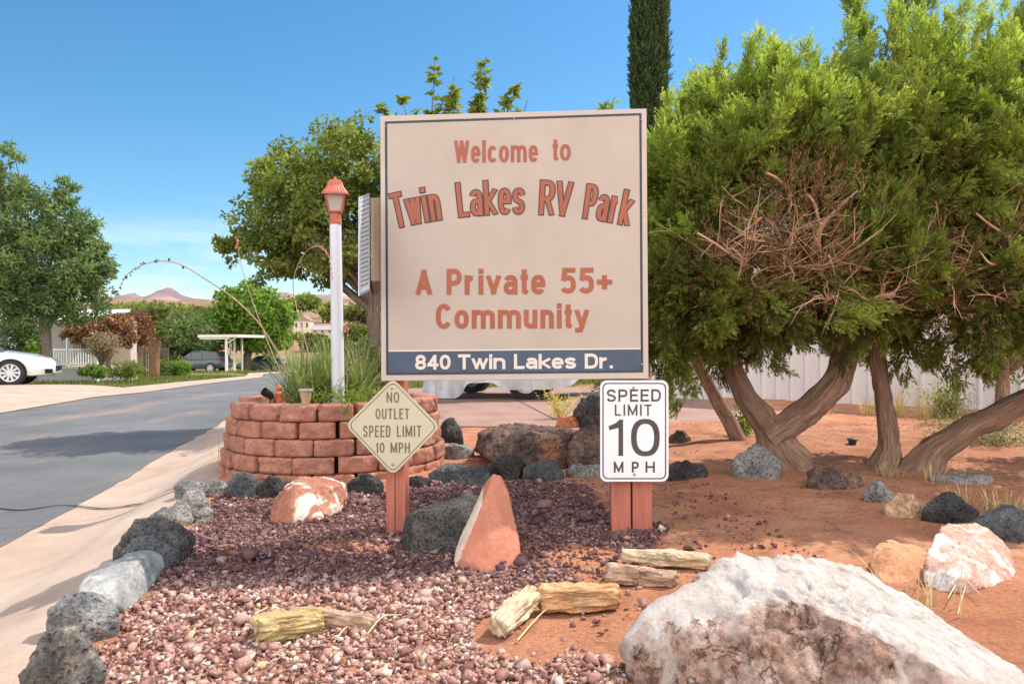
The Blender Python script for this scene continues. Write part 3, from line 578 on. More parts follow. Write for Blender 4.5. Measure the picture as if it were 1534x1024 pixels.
# ------------------------------------------------------------------ rocks
def ico(sub):
    bm = bmesh.new(); bmesh.ops.create_icosphere(bm, subdivisions=sub, radius=1); v = np.array([q.co[:] for q in bm.verts]); f = np.array([[q.index for q in p.verts] for p in bm.faces]); bm.free(); return nrm(v), f
ICO = {k: ico(k) for k in (1, 2, 4, 5, 6)}
def hullplanes(P):
    bm = bmesh.new(); vs = [bm.verts.new(p) for p in P]; bmesh.ops.convex_hull(bm, input=vs); bm.normal_update()
    N = np.array([f.normal[:] for f in bm.faces]); D = np.array([f.normal.dot(f.verts[0].co) for f in bm.faces]); bm.free(); return N, D
def rocksurf(P, sub=5, amp=.06, fr=2.2, k=26, seed=1, zf=1., cave=0.):
    P = np.asarray(P, float); c = (P.min(0) + P.max(0)) / 2 * .5 + P.mean(0) * .5; N, D = hullplanes(P - c)
    flip = D < 0; N[flip] *= -1; D[flip] *= -1
    d, f = ICO[sub]; q = np.clip(d @ N.T, 1e-6, None) / D[None]; r = (q ** k).sum(1) ** (-1 / k); V = d * r[:, None]; s = float(np.ptp(P, axis=0).mean())
    n = fbm(V / s, fr, seed, 5, .52); rid = np.abs(fbm(V / s, fr * 1.7, seed + 40, 4)); n = n - .75 * rid + .4 * np.abs(fbm(V / s, fr * 6, seed + 9, 3)) + .16 * fbm(V / s, fr * 15, seed + 19, 3)
    if cave: n = n - cave * sm(.1, .5, fbm(V / s, fr * 3, seed + 70, 2))
    return c + V + d * (n * amp * s)[:, None] * (.6 + .4 * np.abs(d[:, 2:3])), f
def rock(label, P, mat, sub=5, name='rock', group=None, cat='rock', **k):
    V, f = rocksurf(P, sub, **k); o = link(name, mesh(V, f, True), mat, org=(V[:, 0].mean(), V[:, 1].mean(), V[:, 2].min())); tag(o, label, cat, group); return o
def blob(label, x0, y0, x1, y1, mat, seed, dep=.8, group=None, base=None, n=20, sub=5, skew=0., sharp=.62, k=44, amp=.085, name='rock', fr=2.2, sink=.04, cave=0., flat=.8):
    """a stone that fills x0..x1, y0..y1 of the photograph and stands on the ground there"""
    g = gnd((x0 + x1) / 2, base or y1); rr = np.random.default_rng(seed); Yf = g[1]; w = (x1 - x0) / F * Yf; w = w * (1 + .5 * w * dep / Yf); D_ = w * dep; Yc = Yf + D_ * .42
    top = at((x0 + x1) / 2, y0, Yc)[2]; h = top - g[2]; c = np.array((at((x0 + x1) / 2, y1, Yc)[0], Yc, g[2]))
    a = rr.uniform(0, 2 * math.pi, n); z = np.concatenate((rr.uniform(.1, .95, n - 5), np.full(5, 1.))); e = np.where(z < .45, 1, (1 - ((z - .45) / .55) ** 2 * flat)) ** .5 * rr.uniform(sharp, 1, n)
    P = [np.array((math.cos(t) * w / 2 * q + skew * w * (zz - .5), math.sin(t) * D_ / 2 * q, zz * h)) for t, q, zz in zip(a, e, z)]
    P += [np.array((s_ * w / 2 + skew * w * (u - .5), rr.uniform(-.2, .2) * D_, u * h)) for s_ in (-1, 1) for u in (rr.uniform(.1, .3), rr.uniform(.3, .6))]
    P += [np.array((math.cos(t) * w * .42, math.sin(t) * D_ * .42, -sink - .25 * h)) for t in np.linspace(0, 6.28, 7)[:-1]]
    return rock(label, np.array(P) + c, mat, sub, name=name, group=group, amp=amp, seed=seed, k=k, fr=fr, cave=cave)
G1 = 'lava stones edging the gravel along the gutter'; G2 = 'dark stones scattered round the juniper trunks'; G3 = 'lava stones behind the gravel'
# edging, front to back
blob('rough grey lava stone at the very front of the gutter edging', 36, 938, 160, 1062, LAVAW, 11, .6, G1, sub=6, amp=.06, cave=.25)
blob('broad flat topped grey lava stone behind the front edging stone', 62, 888, 180, 965, LAVAG, 12, .7, G1, sub=6, amp=.05)
# long pale stone leaning over its neighbours
def pts(*q): return np.array([at(*t) for t in q])
rock('long smooth pale grey lava stone lying diagonally in the edging', pts((112, 885, 2.36), (128, 858, 2.5), (200, 824, 2.75), (238, 822, 2.85), (247, 845, 2.75), (225, 880, 2.55), (200, 912, 2.38), (178, 908, 2.32), (118, 900, 2.35), (160, 850, 2.75), (205, 930, 2.75), (240, 890, 3.0), (120, 925, 2.5), (190, 925, 2.36), (150, 872, 2.4), (205, 838, 2.55)), LAVAP2, 6, group=G1, amp=.025, seed=13, k=30)
blob('big dark lumpy lava stone with a rounded top in the edging', 172, 776, 286, 848, LAVAD, 14, .8, G1, sub=6, cave=.3, amp=.06)
blob('low dark lava stone tucked in front of the lumpy one', 180, 803, 268, 858, LAVAB, 15, .6, G1)
blob('pale flat dusty stone between two grey edging stones', 226, 757, 292, 790, LAVAP, 16, .8, G1)
blob('light grey angular lava stone with a white face in the edging', 258, 734, 322, 783, LAVAP, 17, .9, G1, cave=.2)
blob('grey stone at the far end of the edging by the planter', 256, 718, 318, 748, LAVAG, 18, .8, G1)
blob('small pale stone wedged against the planter foot', 308, 718, 348, 744, LAVAP, 19, .8, G1)
blob('blue black angular lava stone at the planter foot', 338, 706, 388, 747, LAVAB, 20, .7, G3, sharp=.7)
blob('black lava stone at the planter foot beside the red boulder', 384, 712, 434, 746, LAVA, 21, .7, G3, cave=.3)
blob('black stone between planter foot and red boulder', 516, 708, 577, 738, LAVA, 22, .6, G3)
blob('small black stone right of the left sign post by the planter', 606, 712, 648, 730, LAVA, 23, .7, G3)
blob('black lava lump against the right side of the planter', 652, 628, 694, 672, LAVA, 24, .9, G3)
blob('flat grey slab stone behind the lava boulder', 655, 664, 712, 684, LAVAP, 25, .8, G3, flat=.2)
blob('long flat blue grey stone in front of the planter', 640, 696, 738, 724, LAVAB, 26, .6, G3, flat=.35)
rock('large rusty brown lava boulder with a dark crust top', pts((703, 665, 5.25), (712, 640, 5.35), (745, 634, 5.5), (815, 635, 5.55), (868, 645, 5.5), (893, 655, 5.4), (888, 695, 5.2), (845, 712, 5.0), (790, 706, 5.0), (735, 690, 5.0), (715, 682, 5.05), (705, 675, 5.7), (890, 665, 5.9), (780, 636, 6.0), (850, 650, 4.98), (760, 652, 5.0), (800, 720, 5.6), (860, 720, 5.2)), LAVAR, 6, group=G3, amp=.075, seed=27, k=30, fr=3, cave=.4)
blob('dark lava boulder behind the speed limit sign', 850, 640, 925, 706, LAVAR, 28, .9, G3)
blob('round black lava boulder topmost behind the speed limit sign', 857, 588, 920, 636, LAVA, 29, .9, G3, cave=.4, base=642)
blob('small flat red stone beside the round black boulder', 832, 622, 872, 641, REDST, 30, .8, None, flat=.3, base=641)
blob('dark grey lava stone in front of the rusty boulder', 725, 681, 787, 716, LAVA, 31, .8, G3, cave=.3)
blob('smooth blue grey stone right of the pyramid rock tip', 782, 690, 846, 718, LAVAB, 32, .8, G3)
blob('pale flat stone left of the speed limit sign', 846, 694, 905, 714, LAVAP, 33, .7, G3, flat=.3)
blob('black flat topped lava stone right of the speed limit sign', 990, 689, 1060, 719, LAVA, 34, .7, G2)
blob('grey pointed stone leaning at the foot of the forked trunk', 1094, 664, 1170, 719, LAVAG, 35, .7, G2, n=12, flat=1.0)
blob('low black and rust stone between the two trunks', 1203, 700, 1292, 732, LAVAR, 36, .6, G2)
blob('grey white speckled stone lying alone on the red soil', 1291, 722, 1341, 757, LAVAP, 37, .9, G2, cave=.2)
blob('tan and rust coloured stone next to the speckled stone', 1322, 740, 1388, 778, TANROCK, 38, .8, G2)
blob('dark brown lumpy stone behind the pink quartz rock', 1376, 740, 1464, 787, LAVA, 39, .7, G2)
blob('dark stone cut by the right edge of the photo', 1456, 756, 1566, 812, LAVAB, 40, .7, G2)
blob('thin flat grey stone near the leaning trunk', 1392, 709, 1484, 726, LAVAP, 41, .6, G2, flat=.2)
blob('low brown stone in the sun right of the speed limit sign', 1000, 645, 1036, 669, LAVAR, 42, .7, G2)
# red boulder with white crust, pyramid rock, dark slab
rock('rounded red boulder with a white crusted top beside the planter', pts((404, 775, 3.62), (412, 745, 3.7), (452, 713, 3.9), (490, 710, 4.0), (521, 722, 4.0), (523, 742, 3.9), (508, 768, 3.7), (478, 782, 3.55), (430, 784, 3.5), (405, 785, 3.55), (445, 722, 3.62), (500, 728, 3.75), (520, 760, 4.2), (420, 760, 4.2), (470, 800, 3.8)), REDWH, 6, name='boulder', amp=.055, seed=50, k=60, cat='boulder')
rock('small tan brown pointed stone in front of the red boulder', pts((437, 795, 3.42), (450, 783, 3.5), (472, 790, 3.45), (482, 812, 3.3), (476, 824, 3.22), (460, 822, 3.24), (440, 812, 3.3), (480, 815, 3.45), (445, 815, 3.5)), TANROCK, 5, amp=.04, seed=51)
PYR = rockmat('red rock with a pale cleft face', [(.3, (.42, .15, .095)), (.55, (.50, .20, .13)), (.75, (.54, .255, .175))], 3, bstr=.35, bdist=.008, spk=.25)
o = rock('tall pointed red rock with one pale face standing between the signs', pts((739, 709, 2.98), (750, 710, 3.0), (762, 735, 2.98), (776, 800, 2.9), (780, 830, 2.86), (772, 850, 2.8), (745, 862, 2.77), (700, 862, 2.76), (680, 850, 2.78), (678, 838, 2.80), (690, 800, 2.98), (712, 752, 3.06), (728, 720, 3.04), (727, 860, 2.74), (735, 725, 2.93), (700, 860, 3.1), (770, 860, 3.1), (716, 775, 2.87), (688, 836, 2.765)), PYR, 6, amp=.018, seed=52, k=90, name='standing_rock')
o.data.materials.append(rockmat('pale cleft face', [(.3, (.62, .42, .3)), (.5, (.74, .58, .45)), (.7, (.80, .68, .56))], 6, bstr=.4, bdist=.008, spk=.45))
for p in o.data.polygons:
    n = p.normal
    if n.x < -.42 and n.z > .05 and p.center.x < -.02: p.material_index = 1
rock('black lava slab leaning behind the tall pointed rock', pts((597, 800, 3.15), (606, 775, 3.25), (650, 752, 3.3), (712, 738, 3.35), (728, 745, 3.3), (725, 800, 3.1), (700, 850, 2.95), (640, 848, 2.93), (612, 832, 3.0), (600, 815, 3.1), (620, 770, 3.1), (690, 752, 3.12), (640, 850, 3.3), (720, 840, 3.3)), rockmat('black and brown lava', [(.3, (.03, .03, .028)), (.5, (.075, .07, .062)), (.7, (.16, .13, .11))], 8, pits=60, bstr=.9, bdist=.02, patches=(.26, .14, .10), pscale=4, pr=(.58, .72)), 6, amp=.035, seed=53, k=30, cave=.2)
# the white rock in the foreground
Pf = pts((912, 962, 1.84), (925, 945, 1.87), (1000, 880, 1.92), (1030, 850, 1.97), (1080, 818, 2.02), (1130, 822, 2.14), (1230, 824, 2.32), (1300, 845, 2.34), (1370, 902, 2.22), (1450, 945, 2.10), (1520, 985, 1.98), (1600, 1035, 1.9), (1700, 1120, 1.85), (915, 985, 1.82), (945, 1060, 1.80), (1010, 1100, 1.74), (1200, 1140, 1.60), (1450, 1140, 1.57), (1086, 830, 1.98), (1200, 893, 1.80), (1330, 955, 1.70), (1420, 1000, 1.64), (1480, 1050, 1.60), (1010, 990, 1.80), (1150, 1010, 1.70), (1400, 1000, 2.3), (1200, 1000, 2.4), (990, 1000, 2.1))
V, f = rocksurf(Pf, 6, amp=.062, fr=2.6, k=70, seed=61, cave=.2)
me = mesh(V, f, True); nn = np.zeros(len(V) * 3); me.vertices.foreach_get('normal', nn) if False else None
V0, _f = rocksurf(Pf, 6, amp=.0, k=70, seed=61); me0 = mesh(V0, _f, True); nn = np.array([w.normal[:] for w in me0.vertices]); bpy.data.meshes.remove(me0)
w_ = nn[:, 2] + .6 * nn[:, 1] + .16 * fbm(V, 5, 5, 5); hL = V[:, 2] - (.16 + .45 * np.maximum(0, V[:, 0] - .47)); lft = sm(.62, .52, V[:, 0] + .05 * fbm(V, 8, 3, 4)) * sm(-.02, .03, hL + .06 * fbm(V, 9, 6, 4))
at_ = me.attributes.new('crust', 'FLOAT', 'POINT'); at_.data.foreach_set('value', np.clip(np.maximum(sm(.2, .75, w_), .78 * lft), 0, 1).astype(np.float32))
def fgmat():
    m, t, b = newmat('white crusted rock with rusty brown face'); p = coord(t); A = t.nodes.new('ShaderNodeAttribute'); A.attribute_name = 'crust'
    br = ramp(t, [(.26, (.07, .042, .03)), (.38, (.25, .14, .10)), (.48, (.44, .28, .21)), (.58, (.62, .46, .39)), (.7, (.74, .64, .58))], noise(t, p, 13, 12, .76, .15))
    br = mix(t, .7, br, ramp(t, [(.38, (.2, .17, .15)), (.56, (1.3, 1.25, 1.25))], noise(t, p, 38, 8, .8, .0)), 'MULTIPLY'); br = mix(t, ramp(t, [(.475, (0, 0, 0)), (.497, (.85, .85, .85)), (.52, (0, 0, 0))], noise(t, p, 7, 7, .62, .3)), br, (.03, .02, .016))
    br = mix(t, ramp(t, [(.66, (0, 0, 0)), (.69, (1, 1, 1))], noise(t, p, 6, 4, .5)), br, (.45, .12, .045)); br = mix(t, ramp(t, [(.5, (0, 0, 0)), (.56, (.9, .9, .9)), (.66, (0, 0, 0))], noise(t, p, 3.3, 8, .65, .4)), br, (.66, .53, .46))
    sp = vmap(t, p, (1.0, .55, 1.), (0, 0, R(35)))
    wh = ramp(t, [(.24, (.22, .15, .12)), (.36, (.52, .40, .34)), (.46, (.70, .62, .56)), (.6, (.76, .715, .68))], noise(t, sp, 16, 9, .72, .5)); wh = mix(t, ramp(t, [(.5, (0, 0, 0)), (.75, (.8, .8, .8))], noise(t, p, 5, 6, .6)), wh, (.62, .42, .33)); wh = mix(t, .4, wh, ramp(t, [(.36, (.34, .28, .26)), (.5, (1.06, 1.06, 1.06))], noise(t, sp, 48, 7, .8)), 'MULTIPLY')
    ad = t.nodes.new('ShaderNodeMath'); ad.operation = 'ADD'; t.links.new(A.outputs['Fac'], ad.inputs[0])
    q = t.nodes.new('ShaderNodeMapRange'); q.inputs[1].default_value = .25; q.inputs[2].default_value = .75; q.inputs[3].default_value = -.42; q.inputs[4].default_value = .42; t.links.new(noise(t, p, 22, 9, .75), q.inputs[0]); t.links.new(q.outputs[0], ad.inputs[1])
    c = mix(t, ramp(t, [(.46, (0, 0, 0)), (.5, (1, 1, 1))], ad.outputs[0]), br, wh); t.links.new(c, b.inputs['Base Color']); b.inputs['Roughness'].default_value = .88; b.inputs['Specular IOR Level'].default_value = .2
    bump(t, b, noise(t, p, 16, 12, .75, .4), 1., .04); return m
o = link('boulder', me, fgmat(), org=(V[:, 0].mean(), V[:, 1].mean(), V[:, 2].min()))
tag(o, 'huge white crusted boulder with a rusty brown broken face in the foreground', 'boulder')
rock('pink and white quartz rock with a dark hollow at the right', pts((1380, 880, 2.55), (1385, 830, 2.65), (1400, 800, 2.75), (1420, 780, 2.85), (1470, 786, 2.85), (1500, 810, 2.8), (1520, 850, 2.7), (1522, 890, 2.6), (1480, 910, 2.5), (1400, 905, 2.5), (1440, 860, 2.5), (1500, 880, 2.95), (1400, 870, 3.0), (1380, 900, 2.55)), QUARTZ, 6, amp=.05, seed=54, k=34)
o = [w for w in bpy.data.objects if w.get('label', '').startswith('pink and white quartz')][0]; o.data.materials.append(rockmat('dark red hollow tone', [(.3, (.14, .06, .04)), (.5, (.30, .14, .10)), (.7, (.48, .28, .22))], 8, bstr=.9, bdist=.02))
nv = np.array([p.normal[:] for p in o.data.polygons]); cv = np.array([p.center[:] for p in o.data.polygons]); o.data.polygons.foreach_set('material_index', ((nv[:, 1] < -.35) & (cv[:, 2] + .02 * fbm(cv, 12, 3, 4) < .13)).astype(np.int32)); o.data.update()  # shaded hollow painted on: low front faces get a darker red brown
rock('rounded orange sandstone rock left of the quartz rock', pts((1300, 850, 2.72), (1306, 818, 2.8), (1330, 805, 2.85), (1370, 812, 2.85), (1396, 828, 2.8), (1400, 880, 2.62), (1360, 895, 2.58), (1310, 870, 2.62), (1340, 830, 2.68), (1390, 860, 3.1), (1320, 860, 3.1)), ORROCK, 6, amp=.04, seed=55, k=34)
# petrified wood
def wood(label, A, B, wa, ha, stops, seed, hue=None):
    A, B = np.array(A), np.array(B); ax = nrm(B - A); sd_ = nrm(np.cross(ax, (0, 0, 1.))); L_ = np.linalg.norm(B - A); up = np.cross(sd_, ax); d, f = ICO[6]; rr = np.random.default_rng(seed)
    P = np.concatenate([np.array([(s_ * L_ / 2 * rr.uniform(.88, 1), wa / 2 * y * rr.uniform(.8, 1), ha / 2 * z * rr.uniform(.75, 1)) for y, z in ((-1, -.9), (-1, .5), (-.4, 1), (.4, .9), (1, .5), (1, -.9))]) for s_ in (-1, -.35, .35, 1)])
    V, f = rocksurf(P, 6, amp=.0, k=70, seed=seed); st = np.stack((V[:, 0] * .10, V[:, 1], V[:, 2]), -1); off = fbm(st, 1.0 / wa * 5, seed, 4) + .8 * np.abs(fbm(st, 1.0 / wa * 11, seed + 5, 3)); rad = nrm(V * (0.15, 1, 1)); V = V + rad * (off * wa * .14)[:, None]
    ends = np.abs(V[:, 0]) > L_ * .43; V[:, 0] += ends * np.sign(V[:, 0]) * .12 * wa * fbm(V, 40, seed, 3); Wd = (A + B) / 2 + V[:, :1] * ax + V[:, 1:2] * sd_ + V[:, 2:] * up
    m, t, b = newmat('petrified wood'); p = vmap(t, coord(t, 'UV'), (1, 1, 1)); n1 = noise(t, p, 1., 9, .7, .5); cc_ = mix(t, .8, ramp(t, stops, n1), ramp(t, [(.36, (.22, .17, .13)), (.5, (.95, .95, .95))], noise(t, vmap(t, p, (.7, 1.7, 1)), 1., 6, .75, .8)), 'MULTIPLY'); t.links.new(mix(t, ramp(t, [(.5, (0, 0, 0)), (.7, (.7, .7, .7))], noise(t, coord(t), 14, 6, .7)), cc_, (.42, .26, .16)), b.inputs['Base Color']); b.inputs['Roughness'].default_value = .85; bump(t, b, n1, 1., .014)
    uv = np.stack((V[:, 0] * 9, (V[:, 1] + .6 * V[:, 2]) * 90), -1); o = link('petrified_log', mesh(Wd, f, True, uv), m, org=(*((A + B) / 2)[:2], Wd[:, 2].min())); tag(o, label, 'petrified wood', 'split pieces of petrified wood'); return o
g = lambda px, py, dz=0.: gnd(px, py) + np.array((0, 0, dz))
yw = [(.3, (.28, .16, .07)), (.45, (.54, .38, .15)), (.62, (.66, .52, .27)), (.75, (.72, .62, .44))]; tn = [(.3, (.24, .13, .085)), (.48, (.55, .36, .24)), (.65, (.70, .52, .38))]; orr = [(.3, (.40, .16, .06)), (.45, (.62, .30, .13)), (.6, (.74, .50, .26)), (.75, (.8, .64, .42))]; pl_ = [(.3, (.33, .2, .1)), (.45, (.66, .5, .32)), (.65, (.78, .67, .48))]
wood('yellow split chunk of petrified wood in the pink gravel', g(386, 958, .03), g(482, 946, .04), .12, .062, yw, 71); wood('thin tan weathered splinter behind the yellow chunk', g(436, 932, .03), g(562, 944, .025), .05, .042, tn, 72)
wood('pale upright tilted piece of petrified wood with a square cut end', g(742, 958, .035), g(800, 914, .055), .062, .062, pl_, 73); wood('orange banded short log of petrified wood on bare orange soil', g(806, 915, .045), g(926, 913, .045), .07, .07, orr, 74)
wood('grey tan split log behind the white boulder', g(908, 868, .03), g(1014, 880, .03), .06, .055, tn, 75); wood('long pale split log lying rearmost behind the white boulder', g(928, 846, .04), g(1066, 858, .05), .055, .05, pl_, 76)

# ------------------------------------------------------------------ lava gravel
GP = [(296, 738), (395, 722), (600, 735), (640, 718), (735, 722), (810, 722), (885, 735), (915, 765), (1000, 795), (975, 838), (905, 865), (800, 895), (730, 925), (700, 985), (760, 1010), (900, 1000), (900, 1300), (-200, 1300), (60, 1010), (165, 930), (240, 860), (285, 800)]
GG = [gnd(*q)[:2] for q in GP]
def gravel():
    rr = np.random.default_rng(5); n = 125000; x = rr.uniform(-2.2, 1.2, n); y = rr.uniform(1.2, 5.0, n); P = np.stack((x, y, 0 * x), -1); j = .09 * fbm(P, 4, 2, 3)
    ins = inpoly(x + j, y + j * .7, GG) & (x > xs_(y) + .06); den = np.where(ins, .98 - .75 * sm(.25, .6, fbm(P, 1.9, 31, 3)) * (y < 3.2), .03 * (x > xs_(y) + .2) * (y < 4.6)); keep = rr.random(n) < den; x, y = x[keep], y[keep]; n = len(x)
    size = .0074 * np.exp(rr.normal(0, .40, n)) * np.where(y < 2.6, 1.08, 1.); size = np.where(rr.random(n) < .012, size * 1.9, size); z = ht(x, y) + size * rr.uniform(.1, .75, n)
    A = rr.normal(size=(n, 4)); A /= np.linalg.norm(A, axis=1, keepdims=True); a, b, c, e = A.T
    M = np.stack((1 - 2 * (c * c + e * e), 2 * (b * c - a * e), 2 * (b * e + a * c), 2 * (b * c + a * e), 1 - 2 * (b * b + e * e), 2 * (c * e - a * b), 2 * (b * e - a * c), 2 * (c * e + a * b), 1 - 2 * (b * b + c * c)), -1).reshape(n, 3, 3)
    kind = rr.integers(0, 24, n); Vs, Fl, o_ = [], [], 0
    for k in range(24):
        bm = bmesh.new(); pts_ = nrm(rr.normal(size=(rr.integers(6, 10), 3))) * rr.uniform(.75, 1.3, 3)
        for q in pts_: bm.verts.new(q)
        rs = bmesh.ops.convex_hull(bm, input=bm.verts[:]); bmesh.ops.triangulate(bm, faces=bm.faces[:]); bm.verts.index_update(); pv = np.array([w.co[:] for w in bm.verts]); pf = np.array([[w.index for w in g_.verts] for g_ in bm.faces]); bm.free()
        s_ = np.where(kind == k)[0]; W_ = np.einsum('nij,kj->nki', M[s_], pv) * size[s_][:, None, None]; W_[:, :, 2] *= .8; W_ += np.stack((x, y, z), -1)[s_][:, None]; Vs.append(W_.reshape(-1, 3)); Fl.append((np.arange(len(s_))[:, None, None] * len(pv) + pf[None]).reshape(-1, 3) + o_); o_ += len(s_) * len(pv)
    V = np.concatenate(Vs); Fs = np.concatenate(Fl)
    m, t, b = newmat('red lava gravel'); gm = t.nodes.new('ShaderNodeNewGeometry'); ri = gm.outputs['Random Per Island']
    # pale pebbles in front; lit and shaded tones painted in, darker purple further back
    pos = t.nodes.new('ShaderNodeSeparateXYZ'); t.links.new(gm.outputs['Position'], pos.inputs[0])
    dk = ramp(t, [(0, (.10, .055, .06)), (.3, (.165, .088, .09)), (.6, (.24, .125, .12)), (.85, (.32, .175, .16)), (.955, (.40, .27, .24)), (.985, (.6, .5, .46)), (1., (.45, .2, .08))], ri)
    lt = ramp(t, [(0, (.20, .095, .085)), (.25, (.40, .20, .165)), (.5, (.52, .285, .235)), (.74, (.58, .36, .30)), (.86, (.63, .46, .40)), (.90, (.72, .63, .56)), (.95, (.64, .48, .28)), (1., (.76, .70, .64))], ri)
    for r_ in t.nodes:
        if r_.type == 'VALTORGB': r_.color_ramp.interpolation = 'CONSTANT' if False else 'LINEAR'
    q = t.nodes.new('ShaderNodeMapRange'); q.inputs[1].default_value = 2.75; q.inputs[2].default_value = 2.45; t.links.new(pos.outputs[1], q.inputs[0])
    c = mix(t, q.outputs[0], dk, lt); p = coord(t); c = mix(t, .55, c, ramp(t, [(.35, (.5, .5, .5)), (.6, (1.1, 1.1, 1.1))], noise(t, p, 130, 4, .7)), 'MULTIPLY'); t.links.new(c, b.inputs['Base Color']); b.inputs['Roughness'].default_value = .95; b.inputs['Specular IOR Level'].default_value = .15
    bump(t, b, noise(t, p, 170, 4, .75), .8, .006); o = link('gravel', mesh(V.reshape(-1, 3), Fs, False), m); stuff(o, 'purple red crushed lava gravel covering the bed round the signs', 'gravel'); print('gravel', n)
gravel()

# ------------------------------------------------------------------ foliage
def leafset(name, V, Q, tint, mat, parent): return link(name, mesh(V, Q, False, None, tint), mat, parent)
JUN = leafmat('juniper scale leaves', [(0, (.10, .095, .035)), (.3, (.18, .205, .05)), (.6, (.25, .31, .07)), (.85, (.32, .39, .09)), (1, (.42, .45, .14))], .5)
JBARK = barkmat('shredded juniper bark', (.10, .058, .04), (.36, .215, .15), (.60, .43, .33), 70, 7, .025)
DEADL = leafmat('dead juniper sprays', [(0, (.12, .06, .035)), (.5, (.27, .15, .08)), (.8, (.36, .24, .11)), (1, (.34, .32, .10))], .3)
DEADW = simple('bare reddish twig', (.58, .36, .24), .9, var=.3, scale=6, bstr=.3)
CUT = simple('sawn stub end', (.55, .34, .2), .9)
def sprays(A, D, ln, rr, nl=15, lw=.0055, ll=.03):
    """feathery twigs: leaflets in two ranks and some round about along each axis"""
    n = len(A); D = nrm(D); S = nrm(np.cross(D, rr.normal(size=(n, 3)))); N = np.cross(D, S)
    u = np.linspace(.05, 1, nl)[None]; sd = np.where(np.arange(nl) % 2, 1., -1.)[None] * np.ones((n, 1)); w = rr.normal(0, .5, (n, nl))
    bend = rr.normal(0, .18, (n, 1)); P = A[:, None] + D[:, None] * (u * ln[:, None])[..., None] + N[:, None] * (bend * (u ** 2) * ln[:, None])[..., None]
    side = nrm(S[:, None] * sd[..., None] + N[:, None] * w[..., None]); LD = nrm(D[:, None] * .9 + side * (.75 - .45 * u)[..., None]); L_ = ll * (1.25 - .6 * u) * rr.uniform(.7, 1.3, (n, nl))
    V, Q = leaves(P.reshape(-1, 3), LD.reshape(-1, 3), L_.ravel(), lw, .15, rr.normal(size=(n * nl, 3))); return V, Q
